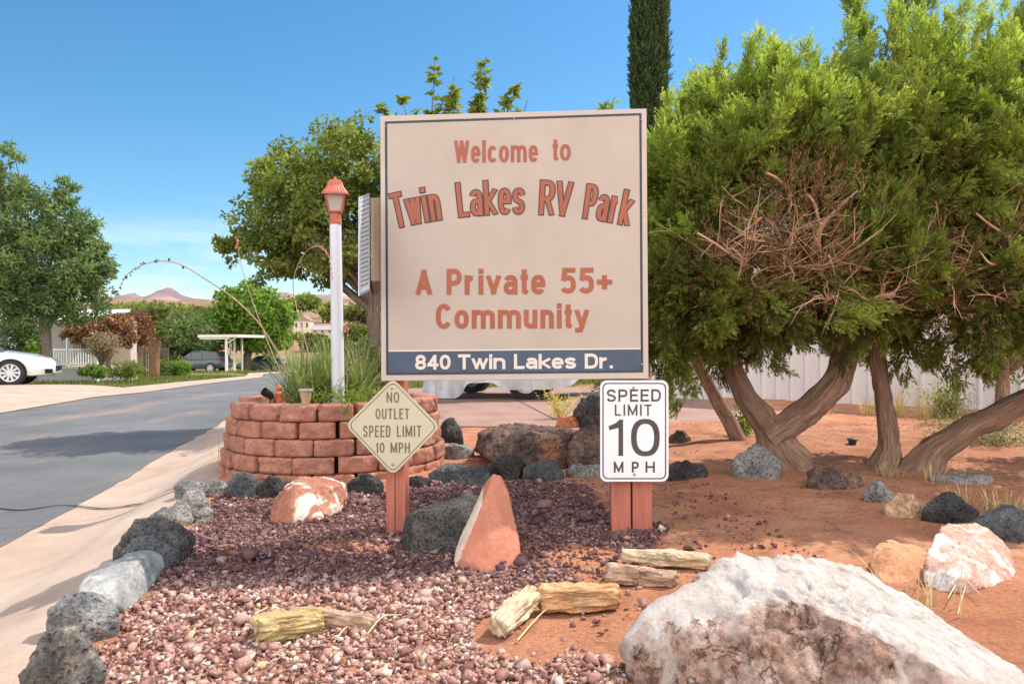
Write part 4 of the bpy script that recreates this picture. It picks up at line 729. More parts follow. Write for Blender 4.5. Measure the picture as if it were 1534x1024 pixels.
def juniper(root, lobes, npl, seed, holes=(), lw=.0105, ll=.034, dens=46, plumes=()):
    """a crown of upswept plumes over the lobes (cx, cy, cz, rx, ry, rz)"""
    rr = np.random.default_rng(seed); Lb = np.array(lobes); wgt = Lb[:, 3] * Lb[:, 5] + Lb[:, 4] * Lb[:, 5]; pick = rr.choice(len(Lb), npl * 3, p=wgt / wgt.sum()); d = nrm(rr.normal(size=(npl * 3, 3))); d[:, 1] = np.where((d[:, 1] > .3) & (rr.random(npl * 3) < .5), -d[:, 1], d[:, 1])
    rad = rr.uniform(.58, 1.0, npl * 3) ** .6; c = Lb[pick, :3]; e = Lb[pick, 3:]; P = c + d * e * rad[:, None]
    ok = np.ones(len(P), bool)
    for (x, y, z, q) in holes: ok &= ~((np.linalg.norm((P - (x, y, z)) * (1, .8, 1), axis=1) < q * rr.uniform(.75, 1.1, len(P))))
    inner = np.zeros(len(P))
    for b in Lb: inner = np.maximum(inner, 1 - np.linalg.norm((P - b[:3]) / b[3:], axis=1))
    ok &= inner < .42
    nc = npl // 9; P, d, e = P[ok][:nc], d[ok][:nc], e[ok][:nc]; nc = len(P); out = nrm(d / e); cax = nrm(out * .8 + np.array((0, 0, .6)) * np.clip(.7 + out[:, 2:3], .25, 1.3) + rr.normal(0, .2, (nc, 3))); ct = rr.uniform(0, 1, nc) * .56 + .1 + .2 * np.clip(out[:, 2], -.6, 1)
    k9 = rr.integers(5, 13, nc); ix = np.repeat(np.arange(nc), k9); n = len(ix); P = P[ix] + cax[ix] * rr.uniform(-.12, .16, n)[:, None] + rr.normal(0, .07, (n, 3)); ax = nrm(cax[ix] + rr.normal(0, .36, (n, 3))); out = out[ix]
    ln = rr.uniform(.18, .38, n) * (.8 + .35 * np.clip(out[:, 2], 0, 1)); ln = np.where((rr.random(n) < .14) & (out[:, 2] > .1), ln * 1.5, ln); tn = ct[ix] + rr.normal(0, .06, n)
    if len(plumes):
        pp = np.array(plumes); P = np.concatenate((P, pp[:, :3])); ax = np.concatenate((ax, nrm(pp[:, 3:6]))); ln = np.concatenate((ln, pp[:, 6])); tn = np.concatenate((tn, .5 + 0 * pp[:, 6])); n = len(P)
    k = (dens * ln / .35).astype(int); idx = np.repeat(np.arange(n), k); m = len(idx); u = rr.uniform(0, 1, m) ** .85; th = rr.uniform(0, 2 * math.pi, m)
    B = nrm(np.cross(ax, rr.normal(size=(n, 3)))); Cc = np.cross(ax, B); w = .07 * (1 - .88 * u) * (.6 + ln[idx]); A = P[idx] + ax[idx] * (u * ln[idx])[:, None] + (B[idx] * np.cos(th)[:, None] + Cc[idx] * np.sin(th)[:, None]) * (w * rr.uniform(.1, 1, m))[:, None]
    D = nrm(ax[idx] * 1.0 + (B[idx] * np.cos(th)[:, None] + Cc[idx] * np.sin(th)[:, None]) * (.85 * (1 - .6 * u))[:, None] + rr.normal(0, .2, (m, 3))); sl = rr.uniform(.05, .11, m)
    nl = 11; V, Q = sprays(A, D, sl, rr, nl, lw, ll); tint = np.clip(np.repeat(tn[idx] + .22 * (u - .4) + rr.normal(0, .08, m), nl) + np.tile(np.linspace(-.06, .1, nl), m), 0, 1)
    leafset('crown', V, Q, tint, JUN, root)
    if len(holes):   # dead brown sprays round the pruned gaps
        A, D = [], []
        for (x, y, z, q) in holes:
            k = int(240 * q * q / .09); d = nrm(rr.normal(size=(k, 3))); d[:, 1] = -np.abs(d[:, 1]) * .6; A.append(np.array((x, y + .12, z)) + d * q * rr.uniform(.35, 1.25, k)[:, None]); D.append(d + (0, 0, .6))
        A, D = np.concatenate(A), np.concatenate(D); V, Q = sprays(A, D, rr.uniform(.05, .12, len(A)), rr, 9, .006, .03); leafset('dead_foliage', V, Q, np.clip(rr.normal(.45, .25, len(Q)), 0, 1), DEADL, root)
    return n
def limb(px, rad, seed=0, m=7):
    P = spline([at(*q) for q in px], m); P = P + .012 * np.stack([vn(P, 6, seed + q) for q in range(3)], -1); return P, np.interp(np.linspace(0, 1, len(P)), np.linspace(0, 1, len(rad)), np.array(rad, float))
def twigs(P0, n, rr, ln, spread, up, r0=.006):
    o = []
    for _ in range(n):
        d = nrm(np.array((rr.normal() * spread, rr.normal() * spread - .35, up + rr.normal() * .4))); q = [np.array(P0)]; L_ = ln * rr.uniform(.5, 1.1)
        for k in range(4): d = nrm(d + rr.normal(0, .22, 3)); q.append(q[-1] + d * L_ / 4)
        o.append((np.array(q), np.linspace(r0, r0 * .3, 5)))
        for k in (2, 3):
            e = nrm(d + rr.normal(0, .7, 3)); o.append((np.array([q[k], q[k] + e * L_ * .2, q[k] + e * L_ * .38 + rr.normal(0, .01, 3)]), np.linspace(r0 * .5, r0 * .2, 3)))
    return o
def junipers():
    k = 5.0 / F
    t = thing('juniper_tree', 'big spreading juniper on a low forked trunk with bare pruned branches in its middle', 'juniper', gnd(1185, 706), 'junipers at the right of the sign')
    A = [limb([(1188, 718, 4.92), (1166, 672, 4.92), (1150, 640, 4.92), (1122, 600, 4.9), (1100, 555, 4.95), (1085, 490, 5.1)], [.185, .12, .085, .07, .06, .04], 1), limb([(1152, 652, 4.90), (1190, 628, 4.85), (1228, 600, 4.8), (1255, 565, 4.78), (1275, 520, 4.85), (1290, 440, 4.95)], [.085, .085, .085, .08, .07, .045], 5),
         limb([(1205, 722, 4.88), (1180, 690, 4.9), (1160, 655, 4.92)], [.09, .08, .06], 9), limb([(1160, 722, 4.95), (1158, 690, 4.93), (1152, 650, 4.94)], [.06, .055, .05], 12),
         limb([(1270, 535, 4.85), (1230, 430, 4.7), (1215, 330, 4.6), (1220, 240, 4.7)], [.05, .04, .03, .02], 15), limb([(1272, 530, 4.85), (1340, 420, 4.9), (1390, 300, 5.0), (1400, 200, 5.1)], [.05, .04, .03, .02], 17), limb([(1095, 540, 5.0), (1040, 430, 5.0), (1020, 320, 5.1)], [.05, .035, .02], 19)]
    link('trunk', limbs_mesh(A, 28, .26, 3), JBARK, t)
    rr = np.random.default_rng(12); P = lambda *q: at(*q)
    br = [limb([(1208, 420, 4.55), (1222, 365, 4.3), (1232, 335, 4.2), (1268, 300, 4.12), (1286, 285, 4.1)], [.014, .017, .015, .009, .005], 2), limb([(1232, 335, 4.2), (1222, 310, 4.15), (1208, 290, 4.1)], [.010, .010, .009], 3), limb([(1235, 400, 4.5), (1270, 372, 4.25), (1330, 345, 4.15)], [.010, .008, .004], 4), limb([(1120, 400, 4.4), (1090, 375, 4.2), (1045, 350, 4.1)], [.012, .01, .005], 5), limb([(1180, 285, 4.35), (1165, 268, 4.15), (1148, 258, 4.05)], [.009, .009, .008], 6), limb([(1130, 360, 4.4), (1133, 335, 4.2), (1140, 325, 4.15)], [.009, .009, .008], 7), limb([(1290, 385, 4.5), (1330, 355, 4.3), (1378, 362, 4.2)], [.008, .007, .003], 8), limb([(1300, 470, 4.4), (1310, 445, 4.2), (1340, 440, 4.1)], [.01, .01, .009], 9)]
    for q, n, l in (((1225, 405, 4.3), 18, .44), ((1265, 405, 4.3), 16, .44), ((1115, 400, 4.25), 14, .38), ((1070, 385, 4.3), 10, .34), ((1170, 370, 4.25), 12, .34), ((1300, 350, 4.3), 12, .34), ((1240, 450, 4.25), 10, .34), ((1360, 400, 4.25), 12, .36), ((1400, 350, 4.3), 9, .34), ((1180, 300, 4.3), 8, .26), ((1180, 400, 4.25), 12, .34), ((1315, 455, 4.2), 12, .24), ((1210, 340, 4.3), 10, .3), ((1300, 390, 4.3), 10, .36), ((1150, 340, 4.3), 10, .3)): br += twigs(P(*q), n, rr, l * 1.2, .85, .5, .0042)
    link('bare_branches', limbs_mesh(br, 6, .1, 5), DEADW, t)
    Lb = []
    for px, py, Y, rx, ry, rz in ((1125, 325, 4.9, 145, 170, 100), (1060, 375, 4.9, 80, 130, 105), (1250, 250, 5.0, 190, 180, 85), (1085, 410, 4.85, 115, 150, 85), (1200, 408, 4.65, 150, 120, 62), (1240, 330, 4.95, 190, 160, 150), (1030, 440, 4.95, 62, 110, 60), (1160, 262, 5.0, 105, 130, 70), (1085, 335, 5.0, 72, 110, 75), (1110, 448, 4.9, 90, 100, 36), (1015, 310, 4.95, 46, 80, 80), (1012, 475, 4.9, 40, 80, 48), (1190, 300, 5.15, 150, 100, 130)):
        c = at(px, py, Y); Lb.append((*c, rx * k, ry * k, rz * k))
    h = at(1225, 350, 4.15); h2 = at(1100, 380, 4.2); h3 = at(1310, 400, 4.2); pl = []
    juniper(t, Lb, 1750, 21, holes=((*h, .44), (*h2, .28), (*h3, .28), (*at(1215, 290, 4.1), .24), (*at(1150, 400, 4.2), .26)), plumes=pl)
    t = thing('juniper_tree', 'tall juniper with two thin trunks, one leaning right, and upright leader shoots on top', 'juniper', gnd(1340, 712), 'junipers at the right of the sign')
    A = [limb([(1318, 718, 4.95), (1330, 670, 4.95), (1328, 620, 4.93), (1318, 560, 4.95), (1312, 480, 5.0), (1320, 380, 5.1)], [.12, .07, .055, .05, .045, .03], 31), limb([(1368, 722, 4.85), (1400, 675, 4.8), (1450, 640, 4.75), (1510, 612, 4.7), (1580, 575, 4.7), (1650, 500, 4.8)], [.14, .085, .072, .07, .065, .05], 33), limb([(1345, 724, 4.9), (1338, 690, 4.92), (1330, 650, 4.94)], [.05, .045, .035], 35), limb([(1312, 480, 5.0), (1400, 360, 5.0), (1470, 240, 5.0)], [.04, .03, .02], 36), limb([(1580, 575, 4.7), (1560, 430, 4.8), (1520, 300, 4.9)], [.05, .04, .025], 38)]
    link('trunk', limbs_mesh(A, 26, .26, 8), JBARK, t)
    br = [limb([(1540, 375, 4.3), (1510, 355, 4.15), (1462, 322, 4.05)], [.010, .009, .005], 41), limb([(1525, 385, 4.2), (1490, 395, 4.1), (1468, 378, 4.05)], [.009, .008, .003], 42)]
    for q, n, l in (((1500, 400, 4.25), 18, .38), ((1525, 340, 4.2), 12, .34), ((1510, 450, 4.2), 12, .28), ((1430, 420, 4.25), 14, .32), ((1465, 330, 4.25), 10, .3), ((1390, 300, 4.3), 8, .26)): br += twigs(P(*q), n, rr, l, .75, .5, .0045)
    link('bare_branches', limbs_mesh(br, 6, .1, 6), DEADW, t); Lb = []
    for px, py, Y, rx, ry, rz in ((1420, 265, 4.95, 170, 170, 85), (1400, 385, 4.75, 150, 140, 90), (1530, 295, 5.0, 150, 170, 105), (1530, 405, 4.7, 150, 140, 85), (1340, 435, 4.6, 120, 120, 52), (1640, 360, 5.0, 150, 160, 130), (1440, 458, 4.7, 140, 120, 40), (1350, 240, 5.1, 110, 130, 75), (1480, 235, 5.0, 110, 120, 60), (1560, 468, 4.6, 110, 110, 40)):
        c = at(px, py, Y); Lb.append((*c, rx * k, ry * k, rz * k))
    for (x0, y0, x1, y1) in ((1320, 120, 1268, -30), (1345, 130, 1345, -20), (1385, 110, 1395, -30), (1480, 120, 1536, 10), (1300, 95, 1288, 30), (1430, 110, 1420, 60), (1495, 100, 1560, -20), (1380, 60, 1385, -60), (1352, 70, 1352, -70), (1296, 70, 1262, -50)):
        a, b = at(x0, y0, 4.95), at(x1, y1, 4.95)
        for u in (0, .3, .6): q = a + (b - a) * u; pl.append((*q, *(b - a), np.linalg.norm(b - a) * (.55 if u < .6 else .4)))
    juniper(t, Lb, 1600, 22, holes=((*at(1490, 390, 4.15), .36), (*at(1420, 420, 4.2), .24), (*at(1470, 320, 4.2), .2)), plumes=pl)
junipers()

# broadleaf trees
BARK = barkmat('grey brown bark', (.06, .045, .035), (.17, .13, .10), (.30, .24, .19), 30, 5)
def tree(name, label, cat, trunk, lobes, nclump, per, ll, lw, mat, seed, group=None, csize=.22, limbs_=5, bark=None, droop=.2, tr=(.0, 1.), extra=None, clumpflat=.6, partname='crown'):
    """trunk: [(px, py, Y, radius)], lobes: (px, py, Y, rx, ry, rz) in pixels of the photograph at that depth"""
    rr = np.random.default_rng(seed); T0 = np.array([at(*q[:3]) for q in trunk]); r0 = [q[3] for q in trunk]
    t = thing(name, label, cat, T0[0], group); Lb = np.array([(*at(*q[:3]), *(np.array(q[3:]) * q[2] / F)) for q in lobes])
    w = Lb[:, 3] * Lb[:, 5]; pk = rr.choice(len(Lb), nclump, p=w / w.sum()); d = nrm(rr.normal(size=(nclump, 3))); rad = rr.uniform(.25, 1., nclump) ** .45; Cn = Lb[pk, :3] + d * Lb[pk, 3:] * rad[:, None]
    P = spline(T0, 6); paths = [(P, np.interp(np.linspace(0, 1, len(P)), np.linspace(0, 1, len(r0)), r0))]
    top = T0[-1]
    for q in rr.choice(nclump, min(limbs_ * 5, nclump), replace=False):
        j = int(len(P) * rr.uniform(.6, .99)); a = P[j]; c = Cn[q]; mid = a + (c - a) * .5 + np.array((0, 0, .08 * np.linalg.norm(c - a))); rb = r0[-1] * rr.uniform(.25, .7)
        paths.append((spline([a, mid, c], 5), np.linspace(rb, rb * .15, 11)))
    link('trunk', limbs_mesh(paths, 8, .12, seed), bark or BARK, t)
    sz = csize * np.sqrt(Lb[pk, 3] * Lb[pk, 5]); idx = np.repeat(np.arange(nclump), per); m = len(idx); off = rr.normal(size=(m, 3)) * np.array((1, 1, clumpflat)); off *= (rr.random((m, 1)) ** .3) / np.maximum(np.linalg.norm(off, axis=1, keepdims=True), .6)
    A = Cn[idx] + off * sz[idx][:, None]; D = nrm(off + rr.normal(0, .7, (m, 3)) + np.array((0, 0, -droop))); S = rr.normal(size=(m, 3)); 
    V, Q = leaves(A, D, ll * rr.uniform(.65, 1.25, m), lw * rr.uniform(.7, 1.2, m), .3, S); tint = np.clip(rr.uniform(tr[0], tr[1], nclump)[idx] * .6 + .2 + rr.normal(0, .16, m), 0, 1)
    if extra is not None:
        V2, Q2, t2 = extra; Q = np.concatenate((Q, Q2 + len(V))); V = np.concatenate((V, V2)); tint = np.concatenate((tint, t2))
    leafset(partname, V, Q, tint, mat, t); return t
GRN = leafmat('mid green leaves', [(0, (.07, .085, .022)), (.4, (.155, .19, .045)), (.75, (.24, .28, .065)), (1, (.36, .37, .11))])
DKG = leafmat('grey green leaves', [(0, (.06, .085, .04)), (.4, (.12, .17, .07)), (.75, (.20, .265, .105)), (1, (.31, .37, .17))])
BRG = leafmat('bright green leaves', [(0, (.07, .115, .02)), (.4, (.135, .22, .036)), (.75, (.21, .31, .055)), (1, (.31, .40, .085))])
OLV = leafmat('olive leaves', [(0, (.045, .055, .02)), (.4, (.10, .12, .035)), (.75, (.18, .19, .055)), (1, (.28, .27, .09))])
RST = leafmat('rust red leaves', [(0, (.11, .05, .03)), (.4, (.23, .10, .06)), (.75, (.36, .17, .10)), (1, (.45, .27, .15))], .25)
PNK = leafmat('dry tan leaves', [(0, (.17, .11, .07)), (.5, (.32, .22, .15)), (1, (.46, .36, .25))], .2)
DRY = leafmat('dry straw', [(0, (.30, .2, .09)), (.5, (.50, .38, .2)), (1, (.66, .55, .36))], .2)
# shoots standing above the big tree behind the sign: leaves in pairs along a stem
def shoots():
    rr = np.random.default_rng(77); Vs, Qs, T = [], [], []; o = 0; st = []
    for (x0, y0, x1, y1, n) in ((640, 260, 652, 84, 17), (676, 220, 680, 115, 11), (705, 250, 728, 84, 17), (735, 200, 775, 126, 9), (640, 220, 600, 144, 8), (600, 200, 570, 156, 6), (720, 200, 712, 108, 8), (755, 220, 790, 150, 6), (900, 230, 905, 152, 6), (925, 230, 918, 150, 6), (690, 200, 655, 140, 6)):
        a, b = at(x0, y0, 9.2), at(x1, y1, 9.2); st.append((spline([a, (a + b) / 2 + rr.normal(0, .04, 3), b], 4), np.linspace(.012, .004, 9)))
        for u in np.sort(rr.uniform(.2, 1, int(n * 1.5))):
            p = a + (b - a) * u; k = int(rr.integers(4, 9)); d = np.stack([np.array((math.cos(q), math.sin(q) * .8, rr.uniform(-.7, .5))) for q in rr.uniform(0, 6.28, k)]); V, Q = leaves(np.repeat(p[None], k, 0), d, rr.uniform(.08, .20, k) * (1.2 - .5 * u), .062, .4); Vs.append(V); Qs.append(Q + o); o += len(V); T.append(rr.uniform(.4, .8, k))
    return np.concatenate(Vs), np.concatenate(Qs), np.concatenate(T), st
sv, sq, stt, sst = shoots()
mt = tree('mulberry_tree', 'broad green shade tree with long upright shoots standing behind the welcome sign', 'tree', [(580, 596, 9.2, .14), (570, 520, 9.2, .125), (562, 460, 9.2, .12), (570, 400, 9.2, .10)],
     [(470, 300, 9.2, 95, 120, 90), (420, 340, 9.2, 75, 90, 60), (540, 250, 9.2, 95, 120, 65), (390, 390, 9.0, 55, 70, 42), (520, 360, 9.2, 110, 120, 70), (640, 280, 9.4, 130, 130, 100), (420, 270, 9.2, 50, 60, 45), (350, 360, 9.0, 22, 40, 28), (740, 300, 9.5, 110, 120, 110), (470, 400, 8.9, 60, 70, 32), (520, 215, 9.3, 40, 50, 30)], 860, 52, .064, .04, GRN, 81, csize=.17, limbs_=12, extra=(sv, sq, stt))
for i, s_ in enumerate(sst): link('shoot_stem', limbs_mesh([s_], 6, .05, i), BARK, mt)
tree('ash_tree', 'tall grey green ash tree on a single trunk in front of the white house', 'tree', [(72, 562, 21, .16), (70, 520, 21, .135), (68, 488, 21, .125), (62, 450, 21, .10)],
     [(70, 400, 21, 85, 90, 70), (28, 335, 21, 48, 70, 70), (105, 345, 21, 38, 50, 48), (12, 262, 21, 18, 36, 52), (132, 395, 21, 34, 50, 40), (90, 450, 21, 70, 70, 35), (-30, 380, 21, 60, 70, 90), (100, 285, 21, 16, 25, 24), (40, 440, 20.6, 60, 60, 45)], 860, 40, .17, .055, DKG, 82, csize=.17, limbs_=9)
tree('dark_evergreen', 'dark narrow evergreen close to the house wall behind the white car', 'evergreen', [(34, 562, 23, .1), (34, 500, 23, .07)], [(30, 505, 23, 24, 24, 40), (46, 520, 22.8, 14, 16, 30)], 90, 40, .14, .05, DKG, 83, csize=.35, limbs_=2, tr=(0, .5))
tree('garden_bush', 'light green bush against the house wall behind the white car', 'bush', [(48, 566, 22.4, .04), (48, 540, 22.4, .03)], [(48, 528, 22.4, 9, 9, 16), (40, 545, 22.4, 12, 12, 12)], 24, 40, .10, .05, BRG, 84, csize=.4, limbs_=1)
tree('shade_tree', 'bright green round crowned tree beyond the carport', 'tree', [(368, 558, 62, .4), (370, 535, 62, .36), (376, 520, 62, .3)], [(375, 475, 62, 52, 52, 48), (345, 490, 62, 34, 36, 34), (410, 485, 62, 32, 36, 36), (372, 445, 62, 36, 40, 22), (345, 455, 62, 22, 30, 22), (400, 515, 62, 34, 36, 18)], 300, 40, .42, .22, BRG, 85, csize=.24, limbs_=5)
tree('garden_tree', 'dark green tree behind the palm', 'tree', [(250, 556, 58, .3), (252, 520, 58, .25)], [(262, 505, 58, 48, 45, 40), (225, 490, 60, 42, 45, 28), (300, 503, 58, 30, 34, 30), (190, 486, 62, 34, 34, 22)], 230, 40, .36, .16, DKG, 86, csize=.26, limbs_=4, tr=(.1, .8))
tree('garden_tree', 'yellowing olive green tree between the palm and the bright green tree', 'tree', [(322, 552, 66, .3), (322, 520, 66, .25)], [(315, 490, 66, 30, 34, 24), (285, 472, 70, 22, 26, 12), (300, 520, 60, 30, 30, 22)], 120, 40, .36, .16, OLV, 87, csize=.28, limbs_=3)
tree('maple_shrub', 'rust red leaved small tree spreading over the porch railing', 'shrub', [(165, 566, 27, .1), (160, 530, 27, .07)], [(140, 490, 27, 40, 36, 16), (175, 488, 27, 26, 30, 18), (118, 500, 27, 22, 24, 12), (188, 505, 27.5, 14, 18, 16)], 170, 34, .13, .07, RST, 88, csize=.3, limbs_=5)
tree('dry_shrub', 'dry tan twiggy shrub in front of the porch railing', 'shrub', [(152, 566, 25.5, .05), (152, 545, 25.5, .04)], [(153, 515, 25.5, 21, 21, 20)], 90, 26, .10, .035, PNK, 89, csize=.35, limbs_=7)
tree('rusty_bush', 'dark reddish bush left of the palm', 'bush', [(205, 560, 33, .07), (203, 530, 33, .05)], [(205, 492, 33, 20, 22, 26), (195, 512, 33, 16, 18, 14)], 80, 34, .15, .07, RST, 90, csize=.35, limbs_=3, tr=(0, .4))
for i, (lb, x, y, Y, rx, rz, mt_) in enumerate((('low clipped yellow green bush under the porch', 140, 556, 24, 20, 9, BRG), ('round dark green clipped bush with a brown bare hollow', 190, 553, 24.5, 24, 13, GRN), ('bright green leafy bush beside the carport', 262, 551, 42, 22, 12, BRG), ('grey green wispy bush right of the palm trunk', 242, 548, 41, 9, 14, DKG))):
    tree('garden_bush', lb, 'bush', [(x, y + rz + 3, Y, .04), (x, y, Y, .03)], [(x, y, Y, rx, rx, rz), (x + rx * .3, y + 2, Y - .3, rx * .6, rx * .6, rz * .8)], 70, 36, .0032 * Y, .0018 * Y, mt_, 91 + i, csize=.3, limbs_=1, group='garden bushes along the far side of the road')
tree('round_bush', 'dark green dense bush behind the planter left of the welcome sign', 'bush', [(535, 590, 8.3, .05), (535, 560, 8.3, .04)], [(530, 545, 8.3, 40, 40, 30), (490, 555, 8.6, 24, 30, 22), (560, 560, 8.3, 26, 30, 24)], 160, 40, .06, .03, GRN, 97, csize=.3, limbs_=2, tr=(0, .5))
# distant trees on the valley slope
for i, (x, y, Y, rx, rz, m_) in enumerate(((455, 452, 420, 26, 9, GRN), (500, 468, 330, 22, 13, GRN), (540, 470, 300, 26, 12, OLV), (470, 512, 150, 20, 10, OLV), (530, 500, 170, 24, 12, OLV), (448, 510, 190, 14, 8, GRN), (500, 520, 120, 26, 12, OLV), (420, 460, 420, 20, 8, GRN), (240, 464, 300, 40, 8, GRN), (190, 466, 280, 30, 8, GRN), (552, 520, 90, 16, 14, DKG), (300, 468, 380, 26, 6, OLV))):
    tree('valley_tree', ('distant grey green tree on the slope of the valley', 'distant olive tree on the slope of the valley')[m_ is OLV], 'tree', [(x, y + rz + 6, Y, .004 * Y / 4), (x, y, Y, .003 * Y / 4)], [(x, y, Y, rx, rx, rz), (x + rx * .5, y + 2, Y * 1.02, rx * .6, rx * .6, rz * .7)], 70, 30, .006 * Y, .003 * Y, m_, 110 + i, csize=.3, limbs_=1, group='distant trees on the valley slope' if False else ('distant olive trees on the valley slope' if m_ is OLV else 'distant green trees on the valley slope'))
# cypress
def cypress():
    rr = np.random.default_rng(33); Y = 13.; k = Y / F; B = gnd(978, 590); t = thing('cypress_tree', 'tall slim dark Italian cypress rising behind the top right corner of the sign', 'cypress', (at(975, 0, Y)[0], Y, -.02)); x0 = at(973, 100, Y)[0]; H = 8.4
    n = 5200; u = rr.uniform(.06, 1, n) ** .9; th = rr.uniform(0, 6.28, n); rad = k * 24 * np.minimum(1, (1.02 - u) * 4.5) ** .7 * np.minimum(1, u * 6 + .3) * (1 + .10 * vn(np.stack((np.cos(th), np.sin(th), u * 9), -1), 2.2, 4)) * rr.uniform(.72, 1.0, n)
    A = np.stack((x0 + rad * np.cos(th), Y + rad * np.sin(th), u * H), -1); D = np.stack((np.cos(th) * .28, np.sin(th) * .28, 1 + 0 * u), -1) + rr.normal(0, .12, (n, 3)); V, Q = sprays(A, D, rr.uniform(.14, .3, n), rr, 16, .024, .07); tint = np.clip(np.repeat(rr.uniform(0, .55, n), 16) + rr.normal(0, .1, n * 16), 0, 1)
    leafset('crown', V, Q, tint, leafmat('cypress leaves', [(0, (.025, .04, .015)), (.5, (.07, .11, .035)), (1, (.15, .21, .07))], .3), t); P = np.array([(x0, Y, z) for z in np.linspace(-.1, H * .95, 12)]); link('trunk', limbs_mesh([(P, np.linspace(.13, .02, 12))], 10), BARK, t)
cypress()

# ------------------------------------------------------------------ yucca and small things in the planter
YUC = leafmat('yucca blades', [(0, (.09, .12, .05)), (.4, (.19, .23, .10)), (.75, (.31, .34, .17)), (1, (.48, .46, .27))], .35)
def blades(base, n, rr, h0, h1, spread, w=.008, up=1., seg=6, az=None):
    a = rr.uniform(0, 6.28, n) if az is None else rr.normal(az[0], az[1], n); l = rr.uniform(h0, h1, n); tilt = np.abs(rr.normal(0, spread, n)); cur = rr.uniform(.1, 1.0, n)
    H = np.stack((np.cos(a), np.sin(a), 0 * a), -1); P = [np.array(base) + H * rr.uniform(0, .05, n)[:, None] + np.stack((rr.normal(0, .03, n), rr.normal(0, .03, n), 0 * a), -1)]; th = tilt.copy()
    for k in range(seg): P.append(P[-1] + (H * np.sin(th)[:, None] + np.array((0, 0, 1.)) * np.cos(th)[:, None]) * (l / seg)[:, None]); th = th + cur / seg * (.6 + tilt)
    P = np.array(P); S = np.stack((-np.sin(a), np.cos(a), 0 * a), -1); ww = w * np.array([.8, 1, 1, .9, .75, .5, .12])[:, None, None]
    V = np.stack((P + S * ww / 2, P - S * ww / 2), 2); V = V.transpose(1, 0, 2, 3).reshape(-1, 3); i = np.arange(n)[:, None] * (seg + 1) * 2 + np.arange(seg)[None] * 2
    Q = np.stack((i, i + 1, i + 3, i + 2), -1).reshape(-1, 4); return V, Q, np.repeat(np.clip(rr.normal(.5, .22, n), 0, 1), seg)
STALK = simple('yucca stalk', (.36, .27, .15), .8, var=.2); POD = simple('dry seed pod', (.05, .04, .035), .9, bstr=.4); CORAL = simple('coral flower', (.55, .2, .17), .7)
def stalk(root, Pp, r, pods, flowers, rr):
    P = spline(np.array([at(*q) for q in Pp]), 8); o = link('flower_stalk', limbs_mesh([(P, np.linspace(r, r * .35, len(P)))], 6, .05), STALK, root)
    for nm, lst, mt_, s_ in (('seed_pod', pods, POD, 1.), ('flower', flowers, CORAL, .8)):
        for u, sz in lst:
            mb = MB()
            j = min(int(u * (len(P) - 1)), len(P) - 2); d = nrm(P[j + 1] - P[j]); c = P[j] + rr.normal(0, .006, 3); q = nrm(d + rr.normal(0, .9, 3)); mb.tube([c, c + q * sz * .5, c + q * sz, c + q * sz * 1.5], [sz * .15, sz * .5, sz * .42, sz * .1], 6); mb.build(nm, mt_, o, smooth=True)
